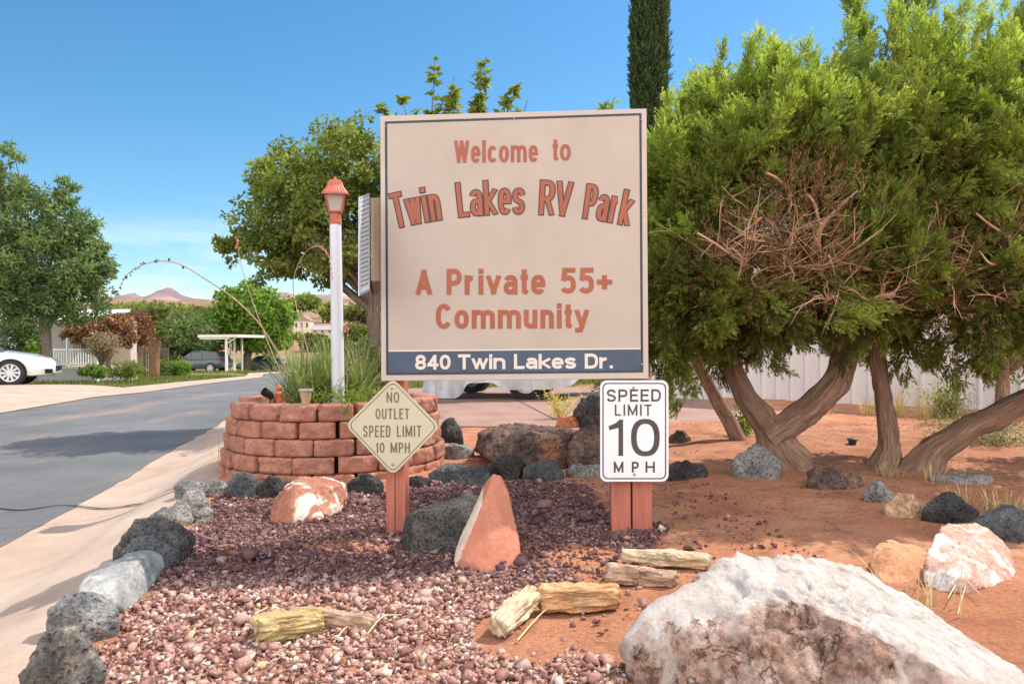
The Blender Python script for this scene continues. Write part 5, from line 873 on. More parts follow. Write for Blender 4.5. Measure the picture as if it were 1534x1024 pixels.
def yuccas():
    rr = np.random.default_rng(41); C1 = at(455, 598, 5.15); C1[2] = .41; t = thing('red_yucca', 'red yucca with long arching flower stalk reaching left over the road', 'yucca', C1, 'red yuccas in the planter')
    V, Q, T = blades(C1, 360, rr, .25, .56, .62); V2, Q2, T2 = blades(C1 + (.14, .18, 0), 300, rr, .25, .56, .6); leafset('leaf_clump', np.concatenate((V, V2)), np.concatenate((Q, Q2 + len(V))), np.concatenate((T, T2)), YUC, t)
    stalk(t, [(446, 590, 5.1), (425, 545, 5.0), (390, 487, 4.9), (350, 447, 4.8), (308, 418, 4.75), (270, 396, 4.7), (240, 391, 4.7), (210, 398, 4.7), (190, 412, 4.7), (178, 432, 4.7)], .0062, [(.55, .016), (.63, .017), (.70, .022)] + [(u, .009) for u in np.linspace(.74, .97, 16)] + [(.99, .013)], [(u, .009) for u in np.linspace(.76, .9, 6)], rr)
    stalk(t, [(440, 590, 5.2), (415, 545, 5.25), (385, 470, 5.3), (365, 410, 5.3), (357, 375, 5.3), (355, 355, 5.3)], .0045, [], [(u, .012) for u in np.linspace(.8, .99, 12)], rr)
    C2 = at(535, 596, 5.3); C2[2] = .41; t = thing('red_yucca', 'red yucca right of the lamp post with coral flowers hanging before the post', 'yucca', C2, 'red yuccas in the planter')
    V, Q, T = blades(C2, 340, rr, .25, .55, .6); V2, Q2, T2 = blades(C2 + (-.2, .1, 0), 280, rr, .25, .58, .5); leafset('leaf_clump', np.concatenate((V, V2)), np.concatenate((Q, Q2 + len(V))), np.concatenate((T, T2)), YUC, t)
    stalk(t, [(470, 590, 5.0), (462, 530, 5.0), (440, 440, 5.0), (445, 400, 4.95), (462, 374, 4.9), (480, 370, 4.85), (493, 385, 4.85), (498, 420, 4.85)], .004, [], [(u, .010) for u in np.linspace(.62, .99, 26)], rr)
    stalk(t, [(520, 590, 5.1), (520, 530, 5.1), (521, 500, 5.05), (517, 490, 5.0)], .004, [], [(u, .014) for u in np.linspace(.7, .99, 12)], rr); stalk(t, [(505, 592, 4.95), (517, 560, 4.95), (545, 530, 4.95), (566, 508, 4.95)], .003, [(u, .011) for u in np.linspace(.4, .99, 8)], [], rr)
    m_ = leafmat('yellow green herb leaves', [(0, (.08, .11, .02)), (.5, (.19, .24, .05)), (1, (.34, .36, .1))])
    c = at(520, 585, 4.9); c[2] = .42; t = thing('leafy_herb', 'low leafy yellow green herb spilling at the front of the planter', 'plant', c); n = 900; P = c + rr.normal(size=(n, 3)) * (.15, .09, .045) + (0, 0, .06); V, Q = leaves(P, rr.normal(size=(n, 3)) + (0, 0, .8), rr.uniform(.02, .05, n), .009, .3); leafset('leaves', V, Q, np.clip(rr.normal(.5, .2, n), 0, 1), m_, t)
    n = 60; hang = at(517, 612, 4.53) + rr.normal(size=(n, 3)) * (.012, .008, .05); V, Q = leaves(hang, rr.normal(size=(n, 3)) + (0, 0, .5), .035, .007, .3); leafset('hanging_leaves', V, Q, np.clip(rr.normal(.5, .2, n), 0, 1), m_, t)
    q = at(458, 600, 4.62); q[2] = .487; t = thing('solar_light', 'small tan cup shaped solar light on the planter rim', 'solar light', q)
    MB().lathe([(.024, 0), (.026, .01), (.036, .06), (.037, .075)], q, 18).build('cup', simple('tan plastic', (.40, .28, .17), .5), t, smooth=True); MB().lathe([(.044, .076), (.046, .082), (.044, .089), (.01, .091)], q, 18).build('lid', simple('grey lid', (.35, .33, .30), .35), t, smooth=True)
    q = at(418, 597, 4.95); q[2] = .45; t = thing('garden_ornament', 'small orange painted garden figure standing among the yucca leaves', 'ornament', q); mb = MB(); mb.lathe([(.02, 0), (.026, .01), (.022, .05), (.028, .08), (.016, .095), (.008, .098)], q, 12); mb.build('body', simple('orange paint', (.60, .14, .045), .5), t, smooth=True); MB().lathe([(.004, .097), (.016, .103), (.02, .118), (.014, .132), (.003, .138)], q, 12).build('head', simple('orange red paint', (.55, .12, .05), .5), t, smooth=True)
    q = at(405, 596, 4.9); q[2] = .45; t = thing('garden_spotlight', 'small black garden spotlight tilted on the planter rim left of the orange figure', 'spotlight', q); BK = simple('black plastic', (.02, .02, .022), .5); MB().tube([q, q + (0, 0, .06)], .006, 8).build('stem', BK, t); MB().tube([q + (.012, .01, .055), q + (-.005, -.01, .075), q + (-.03, -.04, .1)], [.018, .026, .03], 12).build('lamp_head', BK, t, smooth=True)
yuccas()

# ------------------------------------------------------------------ cars
GLASS = simple('dark car glass', (.03, .04, .045), .08, bstr=0, spec=.8); TYRE = simple('tyre rubber', (.025, .024, .024), .85); RIM = simple('alloy rim', (.55, .55, .56), .35, .6, bstr=0); WELL = simple('wheel well', (.01, .01, .01), .95, bstr=0)
def car(name, label, pos, yaw, paint, L_, Wd, prof, cab, wheels, wr, group=None, extras=True):
    """prof: stations (x, underside, top, half width factor); cab: (x, z, half width factor) along roof line; x runs to the front"""
    cy, sy = math.cos(yaw), math.sin(yaw); pos = np.array(pos, float)
    def T(V): V = np.asarray(V, float); return np.stack((V[..., 0] * cy - V[..., 1] * sy, V[..., 0] * sy + V[..., 1] * cy, V[..., 2]), -1) + pos
    t = thing(name, label, 'car', pos, group); h = Wd / 2
    def loft(rows, part, mat, smooth=True, par=t):
        m = len(rows[0]); V = np.array(rows); Q = [(i * m + j, i * m + j + 1, (i + 1) * m + j + 1, (i + 1) * m + j) for i in range(len(rows) - 1) for j in range(m - 1)]; Q += [tuple(range(m)), tuple((len(rows) - 1) * m + j for j in range(m))[::-1]]
        return MB().add(T(V.reshape(-1, 3)), Q).build(part, mat, par, smooth=smooth)
    pr = np.array(prof); xs = np.concatenate([np.linspace(pr[i, 0], pr[i + 1, 0], 5, endpoint=False) for i in range(len(pr) - 1)] + [pr[-1:, 0]]); rows = []
    for x in xs:
        zb, zt, w = (np.interp(x, pr[:, 0], pr[:, k]) for k in (1, 2, 3)); w = w * h; dz = zt - zb
        rows.append([(x, s * w * a, zb + dz * b_) for s, a, b_ in ((-1, .0, 0), (-1, .8, 0), (-1, .95, .06), (-1, 1.0, .3), (-1, 1., .58), (-1, .965, .82), (-1, .90, .93), (-1, .74, 1.0), (1, 0, 1.025), (1, .74, 1.0), (1, .90, .93), (1, .965, .82), (1, 1., .58), (1, 1.0, .3), (1, .95, .06), (1, .8, 0), (1, 0, 0))])
    loft(rows, 'body', paint)
    cb = np.array(cab); zb0 = np.interp(cb[:, 0], pr[:, 0], pr[:, 2]) - .04; rows, rows2 = [], []
    for (x, z, w), zb in zip(cb, zb0):
        w = w * h; k = (z - zb); rows.append([(x, s * w * a, zb + k * b_) for s, a, b_ in ((-1, .98, 0), (-1, .93, .45), (-1, .84, .93), (-1, .7, 1), (1, .7, 1), (1, .84, .93), (1, .93, .45), (1, .98, 0))])
    loft(rows, 'windows', GLASS)
    zr = cb[:, 1].max(); rf = [(x, z, w) for x, z, w in cab if z > zr - .13]
    rows2 = [[(x, s * w * h * a, z + b_) for s, a, b_ in ((-1, .88, -.07), (-1, .85, -.02), (-1, .7, .015), (1, 0, .03), (1, .7, .015), (1, .85, -.02), (1, .88, -.07))] for x, z, w in rf]; loft(rows2, 'roof', paint)
    for i in range(1, len(cab) - 1):   # pillars
        for s in (-1, 1):
            x, z, w = cab[i]; zb = zb0[i]; P = [(x, s * w * h * .985, zb), (x, s * w * h * .945, zb + (z - zb) * .45), (x, s * w * h * .86, z - .05)]; MB().tube(T(np.array(P)), .022, 5).build('pillar', paint, t)
    for wx in wheels:
        for s in (-1, 1):
            c = np.array((wx, s * (h - .07), wr)); ax = np.array((0, s, 0.))
            def disc(prf, n=28): return [(wx + r * math.cos(a), s * (h + y), wr + r * math.sin(a)) for r, y in prf for a in np.linspace(0, 2 * math.pi, n, endpoint=False)]
            def ringm(prf, nm, mat, par, n=28):
                V = disc(prf, n); Q = [(i * n + j, i * n + (j + 1) % n, (i + 1) * n + (j + 1) % n, (i + 1) * n + j) for i in range(len(prf) - 1) for j in range(n)] + [tuple((len(prf) - 1) * n + j for j in range(n))]
                return MB().add(T(np.array(V)), Q).build(nm, mat, par, smooth=True)
            ringm([(wr * 1.12, -.10), (wr * 1.12, .003), (wr * .5, .003)], 'wheel_well', WELL, t); w_o = ringm([(wr * .7, -.16), (wr, -.15), (wr, .0), (wr * .95, .018), (wr * .72, .02), (wr * .68, .008)], 'wheel', TYRE, t)
            mb = MB(); n = 10
            for k in range(n):
                a = 2 * math.pi * k / n; d = np.array((math.cos(a), 0, math.sin(a))); e = np.array((-math.sin(a), 0, math.cos(a))); o = np.array((wx, s * (h + .014), wr)); mb.add(T(np.array([o + d * wr * .12 + e * wr * .06, o + d * wr * .66 + e * wr * .1, o + d * wr * .66 - e * wr * .1, o + d * wr * .12 - e * wr * .06])), [(0, 1, 2, 3)])
            mb.add(T(np.array([(wx + wr * .16 * math.cos(a), s * (h + .02), wr + wr * .16 * math.sin(a)) for a in np.linspace(0, 6.28, 13)[:-1]])), [tuple(range(12))])
            V = disc([(wr * .71, .02), (wr * .62, .016)], 28); mb.add(T(np.array(V)), [(j, (j + 1) % 28, 28 + (j + 1) % 28, 28 + j) for j in range(28)]); mb.build('rim', RIM, w_o)
    xf, xb = pr[-1, 0], pr[0, 0]; HL = simple('headlight lens', (.45, .48, .5), .1, bstr=0); RL = simple('tail light', (.35, .02, .015), .2, bstr=0)
    if extras:
        for s in (-1, 1):
            zf = np.interp(xf - .25, pr[:, 0], pr[:, 2]); wf = h * np.interp(xf - .3, pr[:, 0], pr[:, 3]); P = [(xf - .62, s * (wf * .985 + .012), zf - .06), (xf - .22, s * (wf * .93 + .012), zf - .13), (xf - .05, s * wf * .66, zf - .17), (xf - .06, s * wf * .66, zf - .27), (xf - .2, s * (wf * .95 + .012), zf - .25), (xf - .45, s * (wf * .99 + .015), zf - .18)]
            MB().add(T(np.array(P)), [(0, 1, 2, 3, 4, 5)]).build('headlight', HL, t)
            zr_ = np.interp(xb + .15, pr[:, 0], pr[:, 2]); wb = h * np.interp(xb + .15, pr[:, 0], pr[:, 3]); MB().box((0, 0, 0), (.12, .22, .26)).v[0]; b_ = MB().box((xb + .10, s * wb * .84, zr_ - .22), (.2, wb * .34, .2)); b_.v = [T(v) for v in b_.v]; b_.build('tail_light', RL, t, bevel=.02)
            b_ = MB().box((cab[-1][0] - .35, s * (h * 1.07), cab[-1][1] + .06 if False else np.interp(cab[-1][0] - .4, pr[:, 0], pr[:, 2]) + .08), (.12, .2, .13)); b_.v = [T(v) for v in b_.v]; b_.build('mirror', paint, t, bevel=.03)
        b_ = MB().box((xf - .035, 0, .42), (.09, Wd * .62, .14)); b_.v = [T(v) for v in b_.v]; b_.build('grille', WELL, t, bevel=.01)
        for s in (-1, 1):
            b_ = MB().box((xf - .13, s * h * .78, .36), (.16, .34, .12)); b_.v = [T(v) for v in b_.v]; b_.build('fog_lamp_recess', WELL, t, bevel=.01)
        for x in np.linspace(wheels[0] + .75, wheels[1] - .35, 3):
            for s in (-1, 1):
                zt = np.interp(x, pr[:, 0], pr[:, 2]); MB().tube(T(np.array([(x, s * (h + .002), .32), (x, s * (h + .003), .6), (x, s * h * .975, zt - .12)])), .007, 4).build('door_gap', WELL, t)
    return t
WPT = simple('white car paint', (.76, .77, .78), .25, var=.02, bstr=0, coat=.6); BPT = simple('dark blue grey car paint', (.045, .055, .08), .3, var=.05, bstr=0, coat=.6); GPT = simple('charcoal car paint', (.10, .105, .11), .3, var=.05, bstr=0, coat=.5)
SED = [(-2.4, .35, .72, .74), (-2.2, .26, .94, .9), (-1.6, .22, 1.0, .99), (-.5, .2, .98, 1.), (.7, .2, .97, 1.), (1.3, .22, .92, .99), (1.9, .22, .82, .93), (2.25, .24, .70, .82), (2.42, .3, .58, .68)]
SEDC = [(-1.75, 1.05, .84), (-1.0, 1.38, .86), (-.15, 1.46, .87), (.45, 1.40, .88), (1.25, .98, .9)]
SUV = [(-2.3, .45, .85, .8), (-2.15, .34, 1.08, .93), (-1.5, .28, 1.1, 1.), (0, .28, 1.08, 1.), (.9, .28, 1.06, 1.), (1.6, .3, .98, .97), (2.1, .34, .86, .86), (2.3, .42, .7, .74)]
SUVC = [(-2.12, 1.12, .9), (-1.85, 1.58, .88), (-.6, 1.70, .88), (.3, 1.66, .88), (1.15, 1.08, .92)]
Yw = 19.6; p = at(15, 572, Yw); zc = float(ht(p[0] - 1.0, Yw, False)) + .075
car('parked_car', 'white sedan with its front end cut by the left edge of the photo', (p[0] - 1.42 * math.cos(R(24)) - .9 * math.sin(R(24)), Yw - 1.42 * math.sin(R(24)) + .9 * math.cos(R(24)), zc), R(24), WPT, 4.8, 1.8, SED, SEDC, (-1.36, 1.42), .335)
p = at(300, 560, 57); car('parked_car', 'dark blue grey suv parked under the carport', (p[0], 57, float(ht(p[0], 57, False)) + .03), R(171), BPT, 4.6, 1.85, SUV, SUVC, (-1.4, 1.35), .37)
p = at(396, 556, 66); car('parked_car', 'charcoal sedan parked beyond the carport under the bright green tree', (p[0], 66, float(ht(p[0], 66, False)) + .03), R(174), GPT, 4.7, 1.8, SED, SEDC, (-1.36, 1.42), .33)
# covered car on the driveway
def covered():
    pos = gnd(748, 594); pos[2] += .015; yaw = R(168); cy, sy = math.cos(yaw), math.sin(yaw); T = lambda V: np.stack((V[:, 0] * cy - V[:, 1] * sy, V[:, 0] * sy + V[:, 1] * cy, V[:, 2]), -1) + pos; t = thing('covered_car', 'car under a wrinkled silver cover on the driveway behind the sign', 'car', pos)
    u = np.linspace(-1, 1, 90); th = np.linspace(0, math.pi, 60); U_, A = np.meshgrid(u, th, indexing='ij'); x = U_ * 1.5; x_ = np.where(U_ > 0, U_ * 1.08, U_ * 1.5); top = np.interp(x, [-1.5, -1.35, -.9, -.5, .2, .6, 1.2, 1.4, 1.5], [.55, .85, .95, 1.3, 1.34, 1.0, .86, .7, .45]); hw = .82 * (1 - .25 * np.abs(U_) ** 6)
    hem = .15 + .17 * sm(-.5, .9, -x) * 0 + .10 * sm(.1, .7, np.sin(U_ * 5 + 1)) - .185 * sm(.42, .7, U_) + .08 * sm(-.55, -.95, U_)
    s_ = sm(.22, .5, U_); hem = hem * (1 - s_) + .012 * s_
    cz = np.sign(np.cos(A)) * np.abs(np.cos(A)) ** .45; sz = np.abs(np.sin(A)) ** .5; y = hw * cz; z = hem + (top - hem) * sz; q = np.stack((x * 1.0, y * 2, z * 1.), -1); w = .022 * np.abs(vn(np.stack((x * 7 + z * 3, y * 2, z * 2.2), -1), 1.5, 3)) + .015 * vn(q, 6, 4); y = y * (1 + w * 3.2); z = z + w * .5 * (z > .1)
    V, Q = sheet(x_, y, z); m_ = simple('silver car cover', (.55, .55, .575), .42, .35, var=.12, scale=9, bstr=.4, bdist=.02, bscale=9); link('cover', mesh(T(V), Q, True), m_, t)
    for wx in (-.58, .66):
        for s in (-1, 1):
            prf = [(.19, -.12), (.29, -.11), (.30, 0), (.27, .02), (.2, .02), (.19, 0)]; n = 28; V = np.array([(wx + r * math.cos(a), s * (.72 + y), .29 + r * math.sin(a)) for r, y in prf for a in np.linspace(0, 6.2832, n, endpoint=False)]); Q = [(i * n + j, i * n + (j + 1) % n, (i + 1) * n + (j + 1) % n, (i + 1) * n + j) for i in range(5) for j in range(n)]; w_o = MB().add(T(V), Q).build('wheel', TYRE, t, smooth=True)
            mb = MB()
            for k in range(24):
                a = 6.2832 * k / 24; mb.tube(T(np.array([(wx + .03 * math.cos(a + .5), s * .735, .29 + .03 * math.sin(a + .5)), (wx + .19 * math.cos(a), s * .735, .29 + .19 * math.sin(a))])), .003, 4)
            mb.add(T(np.array([(wx + r * math.cos(a), s * .738, .29 + r * math.sin(a)) for r in (.2, .175) for a in np.linspace(0, 6.2832, 28, endpoint=False)])), [(j, (j + 1) % 28, 28 + (j + 1) % 28, 28 + j) for j in range(28)]); mb.build('rim', RIM, w_o)
covered()

# ------------------------------------------------------------------ houses, carport, fences
HW = simple('white siding', (.72, .71, .69), .6, var=.05, bstr=.1); HB = simple('beige wall', (.50, .40, .32), .7, var=.06); HR = simple('white metal roof', (.74, .75, .77), .45, var=.05, bstr=0); HG = simple('grey skirting', (.27, .27, .28), .8); HD = simple('dark house glass', (.05, .065, .075), .12, bstr=0)
def bx(mb, x0, x1, y0, y1, z0, z1): return mb.box(((x0 + x1) / 2, (y0 + y1) / 2, (z0 + z1) / 2), (abs(x1 - x0), abs(y1 - y0), abs(z1 - z0)))
def house():
    Y = 29.; k = Y / F; X = lambda px, Y=Y: at(px, 540, Y)[0]; Zz = lambda py, px=120, Y=Y: at(px, py, Y)[2]; z0 = float(ht(X(120), Y)); t = thing('mobile_home', 'long white mobile home with a railed front porch behind the ash tree', 'house', (X(60), Y, z0)); B = lambda *a: bx(MB(), *a)
    B(X(-140), X(88), Y - 1.2, Y + 1.9, z0, Zz(482)).build('wall', HW, t); B(X(88) + .01, X(176), Y + 1.0, Y + 1.5, z0, Zz(480)).build('wall', HB, t)
    B(X(-150), X(96), Y - 1.6, Y + 2.2, Zz(481), Zz(474)).build('fascia', HR, t)
    V = np.array([(X(92), Y - 1.5, Zz(484)), (X(184), Y - 1.5, Zz(484)), (X(160), Y + 1.8, Zz(464)), (X(92), Y + 1.8, Zz(464)), (X(92), Y - 1.5, Zz(480)), (X(184), Y - 1.5, Zz(480)), (X(161), Y + 1.8, Zz(460)), (X(92), Y + 1.8, Zz(460))]); MB().add(V, [(0, 1, 2, 3), (4, 5, 6, 7), (0, 1, 5, 4), (1, 2, 6, 5), (2, 3, 7, 6), (3, 0, 4, 7)]).build('porch_roof', HR, t)
    V = np.array([(X(-150), Y - 1.6, Zz(474)), (X(96), Y - 1.6, Zz(474)), (X(96), Y + 2.2, Zz(474)), (X(-150), Y + 2.2, Zz(474)), (X(-150), Y + .3, Zz(458)), (X(96), Y + .3, Zz(458))]); MB().add(V, [(0, 1, 5, 4), (3, 4, 5, 2), (1, 2, 5), (0, 4, 3)]).build('roof', HR, t)
    for a, b, c, d in ((-6, 20, 490, 528), (55, 63, 486, 530), (-90, -50, 492, 526), (30, 46, 492, 526)):
        f = B(X(a), X(b), Y - 1.23, Y - 1.19, Zz(d), Zz(c)).build('window', HR, t); B(X(a + 2), X(b - 2), Y - 1.25, Y - 1.232, Zz(d - 2), Zz(c + 2)).build('pane', HD, f)
    for a, b, c, d in ((118, 134, 497, 525), (100, 112, 495, 545)):
        f = B(X(a), X(b), Y + .95, Y + .998, Zz(d), Zz(c)).build('window', HR, t); B(X(a + 1.5), X(b - 1.5), Y + .92, Y + .948, Zz(d - 2), Zz(c + 2)).build('pane', HD, f)
    B(X(92), X(176), Y - 1.4, Y + .99, Zz(550), Zz(547)).build('porch_floor', HB, t); B(X(92), X(176), Y - 1.38, Y + .97, z0, Zz(550) - .003).build('skirting', HG, t)
    for px, w in ((82, 6.5), (95, 2.5), (133, 1.8), (174, 4.5)): B(X(px) - w / 2 * k, X(px) + w / 2 * k, Y - 1.44 if px > 90 else Y - 1.5, Y - 1.3 if px > 90 else Y - 1.22, z0 if px in (82, 174) else Zz(547) + .002, Zz(484)).build('porch_post', HW, t)
    mb = MB()
    for a, b in ((97, 131), (135, 171)):
        bx(mb, X(a), X(b), Y - 1.42, Y - 1.34, Zz(524), Zz(522)); bx(mb, X(a), X(b), Y - 1.41, Y - 1.35, Zz(545), Zz(543.6))
        for q in np.arange(a + 1.5, b, 3.6): bx(mb, X(q), X(q) + 1.3 * k, Y - 1.40, Y - 1.36, Zz(543.6), Zz(524))
    mb.build('railing', HW, t)
house()
def slatfence():
    Y = 41.; X = lambda px: at(px, 540, Y)[0]; z0 = float(ht(X(200), Y)); t = thing('slat_fence', 'brown vertical slat fence behind the palm', 'fence', (X(205), Y, z0)); W1 = simple('brown slat', (.11, .07, .055), .85, var=.3); mb = MB(); zt = at(200, 521, Y)[2]
    for q in np.arange(178, 250, 3.2): bx(mb, X(q), X(q + 2.2), Y, Y + .03, z0, zt)
    mb.build('slats', W1, t); mb = MB(); bx(mb, X(178), X(250), Y + .032, Y + .09, zt - .3, zt - .2); mb.build('rail', W1, t); 
    for q in (179, 214, 248): bx(MB(), X(q), X(q) + .1, Y + .092, Y + .19, z0 - .1, zt).build('post', W1, t)
slatfence()
def carport():
    Y = 53.; X = lambda px, Y=Y: at(px, 530, Y)[0]; z = lambda px, py, Y=Y: at(px, py, Y)[2]; z0 = float(ht(X(330), Y, False)); t = thing('carport', 'flat roofed white carport over the dark suv', 'carport', (X(328), Y, z0)); CP = simple('cream carport paint', (.66, .60, .53), .6, var=.06)
    bx(MB(), X(298), X(358), Y - .2, Y + 5.5, z(330, 505), z(330, 501)).build('roof', CP, t); bx(MB(), X(300), X(344), Y - .1, Y + .15, z(330, 508), z(330, 505) - .003).build('beam', CP, t)
    for px, dy in ((337, 0), (329, 2.6), (302, 5.2), (321, 5.2)): bx(MB(), X(px), X(px + 3.2 if dy == 0 else px + 2.4), Y + dy, Y + dy + .15, z0 - .2, z(330, 508) if dy == 0 else z(330, 505) - .003).build('post', CP, t)
    MB().tube([np.array((X(340), Y + .06, z(330, 514))), np.array((X(354), Y + .06, z(330, 505) - .01))], .05, 6).build('brace', CP, t)
carport()
def wallfence():
    A, B = gnd(975, 595), gnd(1620, 628); L_ = np.linalg.norm(B - A); d = nrm(B - A); n = np.array((d[1], -d[0], 0)); h = 1.85; t = thing('panel_fence', 'pale pinkish ribbed metal panel fence behind the junipers', 'fence', (A + B) / 2); mb = MB(); s = np.arange(0, L_, .0125); ph = (s % .2) / .2; off = .022 * (sm(.0, .12, ph) - sm(.2, .32, ph)) 
    P = A[None] + d[None] * s[:, None] + n[None] * off[:, None]; V = np.concatenate((P + (0, 0, -.08), P + (0, 0, h))); k = len(s); i = np.arange(k - 1); Q = np.stack((i, i + 1, k + i + 1, k + i), -1)
    m_ = simple('pale metal panel', (.66, .60, .59), .5, var=.07, scale=1.4, stretch=(1, 1, .4), bstr=0); b_ = m_.node_tree
    link('panel', mesh(V, Q), m_, t); mb = MB(); c = (A + B) / 2 - n * .03; mb.box((c[0], c[1], h + .02), (L_, .09, .06), math.atan2(d[1], d[0])); mb.build('top_rail', m_, t)
    for q in np.linspace(.1, L_ - .1, 5): p_ = A + d * q - n * .07; MB().box((p_[0], p_[1], h / 2 - .05), (.07, .07, h)).build('post', m_, t)
wallfence()
def fanpalm():
    Y = 36.; k = Y / F; rr = np.random.default_rng(9); b = at(232, 556, Y); c = at(231, 488, Y); t = thing('fan_palm', 'fan palm with a shaggy brown trunk on the far side of the road', 'palm', b); P = spline([b - (0, 0, .2), (b + c) / 2, c], 8); link('trunk', limbs_mesh([(P, np.interp(np.linspace(0, 1, len(P)), [0, .3, .8, 1], [.22, .2, .3, .2]))], 14, .25), barkmat('shaggy palm trunk', (.09, .05, .03), (.22, .12, .075), (.36, .22, .14), 20, 10), t)
    Vs, Qs, T = [], [], []; o = 0
    for j in range(34):
        a = rr.uniform(0, 6.28); el = rr.uniform(-.75, 1.3); d = np.array((math.cos(a) * math.cos(el), math.sin(a) * math.cos(el), math.sin(el))); l = rr.uniform(.35, .75); hub = c + d * l; sd_ = nrm(np.cross(d, (0, 0, 1.))); up = np.cross(sd_, d); ang = np.linspace(-1.25, 1.25, 17); D = d[None] * np.cos(ang)[:, None] + sd_[None] * np.sin(ang)[:, None] - np.array((0, 0, .25))
        V, Q = leaves(np.repeat(hub[None], 17, 0), D, .62, .075, .2, np.repeat(sd_[None] + .1, 17, 0)); Vs.append(V); Qs.append(Q + o); o += len(V); T.append(np.full(17, np.clip((.55 if el > -.2 else .95) + rr.normal(0, .15), 0, 1)))
        V, Q = leaves((c)[None], (hub - c)[None], l, .03, 0); Vs.append(V); Qs.append(Q + o); o += len(V); T.append([.7])
    leafset('fronds', np.concatenate(Vs), np.concatenate(Qs), np.concatenate(T), leafmat('palm fronds', [(0, (.04, .06, .02)), (.5, (.11, .15, .045)), (.8, (.22, .22, .08)), (1, (.36, .27, .14))], .25), t)
fanpalm()
def farhouse(label, x0, x1, yb, ye, yr, Y, wall, roof, gable=True):
    X = lambda px: at(px, 490, Y)[0]; z = lambda py: at((x0 + x1) / 2, py, Y)[2]; t = thing('distant_house', label, 'house', (X((x0 + x1) / 2), Y, z(yb))); D_ = (X(x1) - X(x0)) * .9; bx(MB(), X(x0), X(x1), Y, Y + D_, z(yb) - 3, z(ye)).build('wall', wall, t); xm = X((x0 + x1) / 2); e = (X(x1) - X(x0)) * .06
    if gable: V = [(X(x0) - e, Y - e, z(ye)), (X(x1) + e, Y - e, z(ye)), (xm, Y - e, z(yr)), (X(x0) - e, Y + D_ + e, z(ye)), (X(x1) + e, Y + D_ + e, z(ye)), (xm, Y + D_ + e, z(yr))]; Q = [(0, 1, 2), (3, 5, 4), (0, 2, 5, 3), (1, 4, 5, 2), (0, 3, 4, 1)]
    else: V = [(X(x0) - e, Y - e, z(ye)), (X(x1) + e, Y - e, z(ye)), (X(x1) + e, Y + D_, z(ye)), (X(x0) - e, Y + D_, z(ye)), (X(x0) - e, Y + D_ / 2, z(yr)), (X(x1) + e, Y + D_ / 2, z(yr))]; Q = [(0, 1, 5, 4), (3, 4, 5, 2), (1, 2, 5), (0, 4, 3), (0, 3, 2, 1)]
    MB().add(np.array(V), Q).build('roof', roof, t)
    for a in np.linspace(x0, x1, 4)[:-1]: bx(MB(), X(a + (x1 - x0) * .1), X(a + (x1 - x0) * .22), Y - .06, Y - .01, z(yb - (yb - ye) * .35), z(yb - (yb - ye) * .8)).build('window', HD, t)
RT1 = simple('brown tile roof', (.30, .20, .15), .9); farhouse('cream gabled house far off between the lamp post and the green tree', 440, 464, 496, 480, 471, 210, simple('cream stucco', (.60, .50, .38), .8), RT1); farhouse('long low house with a grey roof far off behind the lamp post', 466, 500, 500, 494, 487, 190, HB, simple('grey shingle roof', (.30, .28, .28), .9), False); farhouse('low reddish house far off right of the lamp post', 516, 552, 462, 457, 453, 420, simple('red stucco', (.42, .22, .16), .9), RT1, False); farhouse('tan house far off on the skyline left of the lamp post', 400, 432, 476, 468, 463, 300, simple('tan stucco', (.52, .38, .28), .9), RT1, False)

# ------------------------------------------------------------------ ground plants, weeds, litter
def tuft(name, label, px, py, n, h0, h1, spread, w, mat, seed, group=None, tilt=None):
    rr = np.random.default_rng(seed); b = gnd(px, py); b[2] = float(ht(b[0], b[1])); t = thing(name, label, 'weed', b, group); V, Q, T = blades(b - (0, 0, .01), n, rr, h0, h1, spread, w, az=tilt); leafset('blades', V, Q, T, mat, t); return t
for i, (px, py, n, h1, lb) in enumerate(((1150, 622, 50, .30, 'dry straw grass tuft at the fence foot left of the fork'), (1300, 628, 90, .34, 'dry grass tuft at the fence foot between the trunks'), (1345, 632, 120, .40, 'dense pale dry grass tuft behind the thin trunk'), (1385, 634, 100, .36, 'dry grass tuft left of the yellow green weed'), (1240, 626, 40, .26, 'sparse dry grass tuft at the fence behind the fork'), (1490, 640, 70, .3, 'dry grass tuft right of the yellow green weed'), (336, 690, 26, .26, 'thin dry blades beside the planter at the gutter'), (1330, 712, 60, .16, 'short dry straw at the foot of the thin trunk'), (1398, 722, 50, .14, 'short dry straw at the foot of the leaning trunk'), (1505, 765, 70, .16, 'pale dry weed tuft among the stones at the right edge'), (1440, 745, 60, .12, 'pale dry weed tuft in front of the flat grey stone'), (1400, 910, 14, .22, 'few long bent straws before the quartz rock'), (1350, 905, 8, .2, 'few straws left of the quartz rock'))):
    tuft('dry_weed', lb, px, py, n, h1 * .5, h1, .55, .0045, DRY, 300 + i, 'dry straw tufts')
def bush(name, label, px, py, w, h, n, mat, seed, ll=.03, lw=.01, cat='bush'):
    rr = np.random.default_rng(seed); b = gnd(px, py); k = b[1] / F; t = thing(name, label, cat, b); m = 9; paths = []
    for _ in range(m):
        e = b + np.array((rr.normal() * w * k * .3, rr.normal() * w * k * .25, h * k * rr.uniform(.6, 1))); paths.append((spline([b - (0, 0, .02), (b + e) / 2 + rr.normal(0, .02, 3), e], 4), np.linspace(.008, .003, 9)))
    link('stems', limbs_mesh(paths, 5, .1, seed), DEADW, t); j = rr.integers(0, m, n); u = rr.uniform(.25, 1, n); P = np.array([paths[a][0][int(q * 8)] for a, q in zip(j, u)]) + rr.normal(size=(n, 3)) * w * k * .12; V, Q = leaves(P, rr.normal(size=(n, 3)) + (0, 0, .7), ll * rr.uniform(.6, 1.3, n), lw, .3); leafset('leaves', V, Q, np.clip(rr.normal(.5, .22, n), 0, 1), mat, t)
